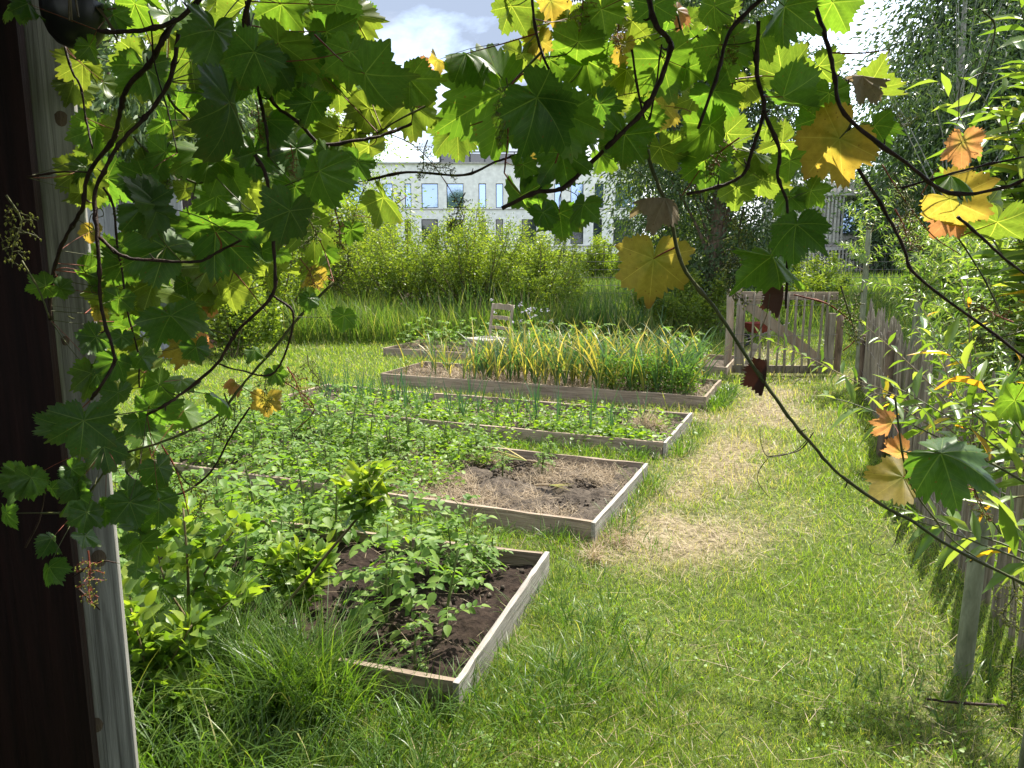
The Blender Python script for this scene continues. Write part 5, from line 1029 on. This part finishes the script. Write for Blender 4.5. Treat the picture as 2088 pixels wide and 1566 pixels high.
MATS = {'D': 'vine_shaded', 'G': 'vine_mid', 'L': 'vine_young', 'Y': 'vine_yellow', 'O': 'vine_orange', 'P': 'vine_mid', 'B': 'vine_dead', 'S': 'vine_dry'}
LEAVES = """
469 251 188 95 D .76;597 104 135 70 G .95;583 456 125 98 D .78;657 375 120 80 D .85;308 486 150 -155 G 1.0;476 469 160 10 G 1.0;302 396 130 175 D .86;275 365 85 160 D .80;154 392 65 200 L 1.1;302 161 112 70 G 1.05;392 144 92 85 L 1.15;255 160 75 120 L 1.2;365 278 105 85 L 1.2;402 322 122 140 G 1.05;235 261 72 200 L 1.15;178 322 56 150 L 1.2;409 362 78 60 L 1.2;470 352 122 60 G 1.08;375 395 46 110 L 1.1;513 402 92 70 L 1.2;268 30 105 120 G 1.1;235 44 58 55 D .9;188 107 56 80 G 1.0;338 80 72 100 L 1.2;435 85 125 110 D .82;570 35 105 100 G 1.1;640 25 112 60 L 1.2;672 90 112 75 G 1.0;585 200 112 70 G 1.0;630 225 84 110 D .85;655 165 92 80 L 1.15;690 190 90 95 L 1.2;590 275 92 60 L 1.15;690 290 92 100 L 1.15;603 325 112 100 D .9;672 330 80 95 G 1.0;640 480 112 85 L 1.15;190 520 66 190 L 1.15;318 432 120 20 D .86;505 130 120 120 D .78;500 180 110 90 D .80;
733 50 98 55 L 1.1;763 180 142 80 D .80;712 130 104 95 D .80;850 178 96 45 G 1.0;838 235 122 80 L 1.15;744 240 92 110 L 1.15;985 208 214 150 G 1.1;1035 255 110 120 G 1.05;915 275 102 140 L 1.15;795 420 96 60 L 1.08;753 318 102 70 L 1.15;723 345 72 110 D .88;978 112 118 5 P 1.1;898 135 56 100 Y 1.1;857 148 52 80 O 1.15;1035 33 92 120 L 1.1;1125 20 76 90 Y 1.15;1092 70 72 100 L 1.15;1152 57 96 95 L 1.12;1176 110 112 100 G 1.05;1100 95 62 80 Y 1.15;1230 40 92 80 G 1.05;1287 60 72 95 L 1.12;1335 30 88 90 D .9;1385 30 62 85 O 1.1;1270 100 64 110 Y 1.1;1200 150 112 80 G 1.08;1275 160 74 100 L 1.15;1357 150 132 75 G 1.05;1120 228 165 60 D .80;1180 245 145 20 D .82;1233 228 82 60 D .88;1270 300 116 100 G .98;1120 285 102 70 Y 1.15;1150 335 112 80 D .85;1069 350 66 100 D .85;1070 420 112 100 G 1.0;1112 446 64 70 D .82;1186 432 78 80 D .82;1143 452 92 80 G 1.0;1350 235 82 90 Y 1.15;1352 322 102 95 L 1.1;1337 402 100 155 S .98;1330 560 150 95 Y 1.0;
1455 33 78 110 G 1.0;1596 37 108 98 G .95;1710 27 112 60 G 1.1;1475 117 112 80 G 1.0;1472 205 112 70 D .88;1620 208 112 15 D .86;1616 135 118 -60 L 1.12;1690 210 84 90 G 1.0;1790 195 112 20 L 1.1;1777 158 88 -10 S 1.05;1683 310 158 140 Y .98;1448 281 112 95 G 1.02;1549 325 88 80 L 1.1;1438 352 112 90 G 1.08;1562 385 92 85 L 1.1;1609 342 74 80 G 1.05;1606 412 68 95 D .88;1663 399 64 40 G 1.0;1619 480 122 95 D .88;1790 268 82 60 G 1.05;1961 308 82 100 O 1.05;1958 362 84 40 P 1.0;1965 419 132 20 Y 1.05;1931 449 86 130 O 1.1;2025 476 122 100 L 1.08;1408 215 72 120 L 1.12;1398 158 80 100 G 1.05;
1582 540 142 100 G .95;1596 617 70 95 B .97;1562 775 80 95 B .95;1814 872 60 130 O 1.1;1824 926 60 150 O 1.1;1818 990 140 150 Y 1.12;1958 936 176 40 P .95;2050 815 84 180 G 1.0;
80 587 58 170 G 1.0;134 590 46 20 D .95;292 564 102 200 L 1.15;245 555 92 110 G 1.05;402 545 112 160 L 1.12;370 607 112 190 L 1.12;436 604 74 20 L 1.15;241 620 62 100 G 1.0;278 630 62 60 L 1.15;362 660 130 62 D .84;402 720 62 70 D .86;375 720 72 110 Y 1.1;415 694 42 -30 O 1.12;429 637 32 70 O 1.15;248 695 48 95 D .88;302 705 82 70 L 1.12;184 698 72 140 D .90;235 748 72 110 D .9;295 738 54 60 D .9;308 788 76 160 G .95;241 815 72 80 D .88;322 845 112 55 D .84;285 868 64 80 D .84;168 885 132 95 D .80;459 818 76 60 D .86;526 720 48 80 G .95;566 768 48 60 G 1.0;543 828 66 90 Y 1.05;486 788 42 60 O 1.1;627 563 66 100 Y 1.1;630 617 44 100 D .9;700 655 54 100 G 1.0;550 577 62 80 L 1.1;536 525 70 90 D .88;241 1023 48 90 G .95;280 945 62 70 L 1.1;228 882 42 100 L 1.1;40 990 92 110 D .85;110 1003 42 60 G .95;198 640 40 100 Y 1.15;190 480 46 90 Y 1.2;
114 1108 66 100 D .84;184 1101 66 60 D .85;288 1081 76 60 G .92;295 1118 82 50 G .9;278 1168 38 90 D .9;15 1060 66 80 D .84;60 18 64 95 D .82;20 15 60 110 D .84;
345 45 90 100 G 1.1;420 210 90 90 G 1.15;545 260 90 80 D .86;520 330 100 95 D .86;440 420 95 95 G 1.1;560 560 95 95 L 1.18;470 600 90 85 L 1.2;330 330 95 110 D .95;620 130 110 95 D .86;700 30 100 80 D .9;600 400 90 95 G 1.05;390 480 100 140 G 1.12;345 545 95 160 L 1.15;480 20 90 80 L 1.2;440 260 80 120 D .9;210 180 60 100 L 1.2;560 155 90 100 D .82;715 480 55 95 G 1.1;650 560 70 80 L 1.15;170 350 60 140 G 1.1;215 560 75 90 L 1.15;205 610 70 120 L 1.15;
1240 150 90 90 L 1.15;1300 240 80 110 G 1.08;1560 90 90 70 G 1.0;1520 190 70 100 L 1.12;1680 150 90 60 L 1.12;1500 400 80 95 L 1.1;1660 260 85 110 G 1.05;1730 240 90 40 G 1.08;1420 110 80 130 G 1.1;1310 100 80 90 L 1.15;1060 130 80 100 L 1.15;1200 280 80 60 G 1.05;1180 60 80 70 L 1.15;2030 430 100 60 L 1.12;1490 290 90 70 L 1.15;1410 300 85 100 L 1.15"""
LEAVES = LEAVES.replace('\n', '').strip(';').split(';')
RT = np.array([1, 0, 0.]); UPV = np.array([0, SP, CP])
canepts = {v: np.concatenate([p_ for _, p_ in CANES[v]]) for v in CANES}; caneid = {v: np.concatenate([np.full(len(p_), i) for i, (_, p_) in enumerate(CANES[v])]) for v in CANES}
cnt = {'L': 0, 'R': 0}
def put_leaf(k, cx, cy, wpx, ang, tone, dep, vine=None):
    rng = np.random.default_rng(1000+k); v = vine or ('L' if cx < 880 else 'R')
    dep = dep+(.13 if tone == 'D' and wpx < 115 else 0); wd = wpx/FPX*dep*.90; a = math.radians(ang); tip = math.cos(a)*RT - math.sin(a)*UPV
    ctr = P(cx, cy, dep); vd = nrm(ctr-np.array([0, 0, EYE]))
    tilt = rng.normal(0, .32); nrm_ = nrm(-vd*(1 if rng.random() < .75 else -1) + rng.normal(0, .42, 3) + np.array([0, 0, .12]))
    fold, wave, curl, side = rng.uniform(-.1, .65), rng.uniform(.05, .19), rng.uniform(-.3, .9), rng.normal(0, .3)
    if tone == 'P': nrm_ = nrm(np.array([rng.normal(0, .15), -.35, .9]) if wpx < 150 else np.array([-.35, -.55, .75])); fold = .55; curl = .7
    if tone == 'S': nrm_ = nrm(np.array([.2, -.4, .85])); fold = .9
    if tone == 'B': fold = 2.4; curl = .4; wave = .15; side = .5; nrm_ = nrm(np.array([.5, -.8, .1]))
    t = nrm(tip - nrm_*np.dot(tip, nrm_)); s_ = np.cross(t, nrm_)
    J = ctr - t*wd*.24
    pts = canepts[v]; dd = np.linalg.norm(pts-J, axis=1); i = int(dd.argmin()); ci = int(caneid[v][i]); pet = None
    m3 = np.stack([s_*(.5 if tone == 'B' else 1), t, nrm_*(.5 if tone == 'B' else 1)], 1)
    if dd[i] < .16 or wpx > 40:
        e = pts[i]-J
        if dd[i] > .14: e = e/dd[i]*.09
        loc = (m3.T@e)/wd; mid = loc*.5 + np.array([rng.normal(0, .05), rng.normal(0, .05), .06-.1*fold]); pet = np.array([[0, 0, .004], mid, loc])
    me = vine_leaf_mesh(5000+k, 'vine_shaded' if tone == 'P' and wpx > 150 else MATS[tone], pet, fold, wave, curl, side)
    par = CANES[v][ci][0]; o = link('leaf', me, par)
    q = Matrix.Identity(4)
    for r_ in range(3):
        for c_ in range(3): q[r_][c_] = float(m3[r_, c_]*wd)
        q[r_][3] = float(J[r_] - VINES[v].location[r_])
    o.matrix_local = q
    if tone in 'YOBS': o['label'] = {'Y': 'yellowing vine leaf', 'O': 'orange tinted young vine leaf', 'B': 'shrivelled dark brown vine leaf', 'S': 'dry tan vine leaf'}[tone]
    cnt[v] += 1
for k, s_ in enumerate(LEAVES):
    w_ = s_.split(); put_leaf(k, float(w_[0]), float(w_[1]), float(w_[2]), float(w_[3]), w_[4], float(w_[5]))
k = 600; rf_ = np.random.default_rng(5)
for x0, x1, y0, y1, n_ in ((150, 740, 0, 330, 34), (150, 700, 330, 600, 22), (1030, 1400, 0, 210, 9), (1400, 1640, 0, 330, 9), (160, 420, 600, 900, 10), (1150, 1330, 210, 330, 5), (10, 330, 850, 1190, 16), (150, 420, 560, 800, 12)):
    for _ in range(n_):
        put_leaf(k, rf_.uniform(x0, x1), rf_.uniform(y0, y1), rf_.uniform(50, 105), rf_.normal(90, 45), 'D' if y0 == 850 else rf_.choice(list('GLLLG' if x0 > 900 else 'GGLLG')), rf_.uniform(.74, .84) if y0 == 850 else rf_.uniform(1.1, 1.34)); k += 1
# flower clusters
def cluster_mesh(seed, red, dense):
    rng = np.random.default_rng(seed); st = MB(); bd = MB(); L = 1.0
    ax = np.array([[0, 0, 0], [.05*rng.normal(), .1*rng.normal(), -.35], [.1*rng.normal(), .1*rng.normal(), -.7], [.1*rng.normal(), .1*rng.normal(), -1.0]])
    st.tube(ax, [.018, .014, .010, .005], 5); af, _ = catmull(ax, np.ones(4), 6)
    for k in range(16):
        p = af[int(3+k*(len(af)-4)/16)]; a = k*2.4; l_ = .30*(1-k/22)*rng.uniform(.6, 1.2); d = np.array([math.cos(a), math.sin(a), -.25]); e = p+d*l_; st.tube([p, p+d*l_*.5+[0, 0, .02], e], .006, 4, sub=1, cap=False)
        for j in range(dense):
            f_ = rng.uniform(.35, 1); b0 = p+(e-p)*f_; q = nrm(rng.normal(0, 1, 3)); b1 = b0+q*rng.uniform(.05, .11); st.tube([b0, b1], .0035, 3, sub=1, cap=False)
            r_ = rng.uniform(.012, .022); V = np.array([[0, 0, r_], [r_, 0, 0], [0, r_, 0], [-r_, 0, 0], [0, -r_, 0], [0, 0, -r_*1.9]])+b1; bd.add(V, [[0, 1, 2], [0, 2, 3], [0, 3, 4], [0, 4, 1], [5, 2, 1], [5, 3, 2], [5, 4, 3], [5, 1, 4]])
    n1 = len(np.concatenate(st.V)); V = np.concatenate(st.V+bd.V); F = {}
    for kk, f_ in st.F.items(): F.setdefault(kk, []).extend(f_)
    Fa = [np.concatenate(f_) for f_ in F.values()]; Fb = np.concatenate(bd.F[3])+n1
    mi = np.concatenate([np.zeros(sum(len(f_) for f_ in Fa), int), np.ones(len(Fb), int)])
    return mk_mesh('flower_cluster', V, Fa+[Fb], [M['cane_red'] if red else M['cane_green'], M['bud']], rnd=rng.random(len(V)), mi=mi)
CM = [cluster_mesh(k, k % 3 == 0, 7) for k in range(6)]
for k, (px, py, L, ang, dep) in enumerate([(530, 250, 75, 80, 1.0), (335, 350, 70, 85, 1.1), (625, 455, 90, 85, 1.0), (690, 470, 80, 80, 1.05), (1032, 205, 80, 90, .98), (1025, 250, 70, 90, .98), (1190, 20, 90, 85, 1.05), (865, 325, 70, 100, 1.02), (900, 345, 60, 20, 1.02), (630, 560, 70, 60, 1.05), (705, 560, 80, 95, 1.0), (455, 850, 90, 92, 1.05), (610, 790, 90, 60, 1.05), (640, 760, 70, 70, 1.1), (1505, 490, 120, 100, 1.02), (1475, 320, 90, 130, 1.05), (1830, 235, 70, 20, 1.08), (1840, 400, 90, 70, 1.05), (1850, 470, 90, 60, 1.1), (1735, 640, 110, 70, 1.02), (2050, 690, 110, 160, 1.0), (2005, 1020, 90, 80, 1.0), (2065, 1230, 110, 90, 1.0), (25, 470, 130, 80, .98), (185, 1180, 110, 85, 1.05), (545, 800, 70, 90, 1.05), (385, 1000, 110, 60, 1.1), (1265, 60, 80, 95, 1.08), (480, 260, 70, 80, .9), (2060, 1400, 120, 95, 1.0), (1495, 80, 90, 95, 1.0), (935, 430, 70, 110, 1.05), (1470, 130, 60, 80, 1.0), (595, 330, 60, 85, .95), (1510, 560, 110, 95, 1.05), (240, 420, 40, 100, 1.05), (2020, 640, 90, 200, 1.05)]):
    v = 'L' if px < 880 else 'R'; p = P(px, py, dep); a = math.radians(ang); dr_ = math.cos(a)*RT - math.sin(a)*UPV; L3 = L/FPX*dep*1.1
    z = -dr_; x_ = nrm(np.cross(z, [.3, 1, .2])); y_ = np.cross(z, x_); st_ = p-dr_*L3*.5
    dd = np.linalg.norm(canepts[v]-st_, axis=1); ci = int(caneid[v][int(dd.argmin())])
    o = link('flower_cluster', CM[k % 6], CANES[v][ci][0]); q = Matrix.Identity(4); m3 = np.stack([x_, y_, z], 1)*L3
    for r_ in range(3):
        for c_ in range(3): q[r_][c_] = float(m3[r_, c_])
        q[r_][3] = float(st_[r_]-VINES[v].location[r_])
    o.matrix_local = q
print('leaves', cnt, 'objects', len(bpy.data.objects))
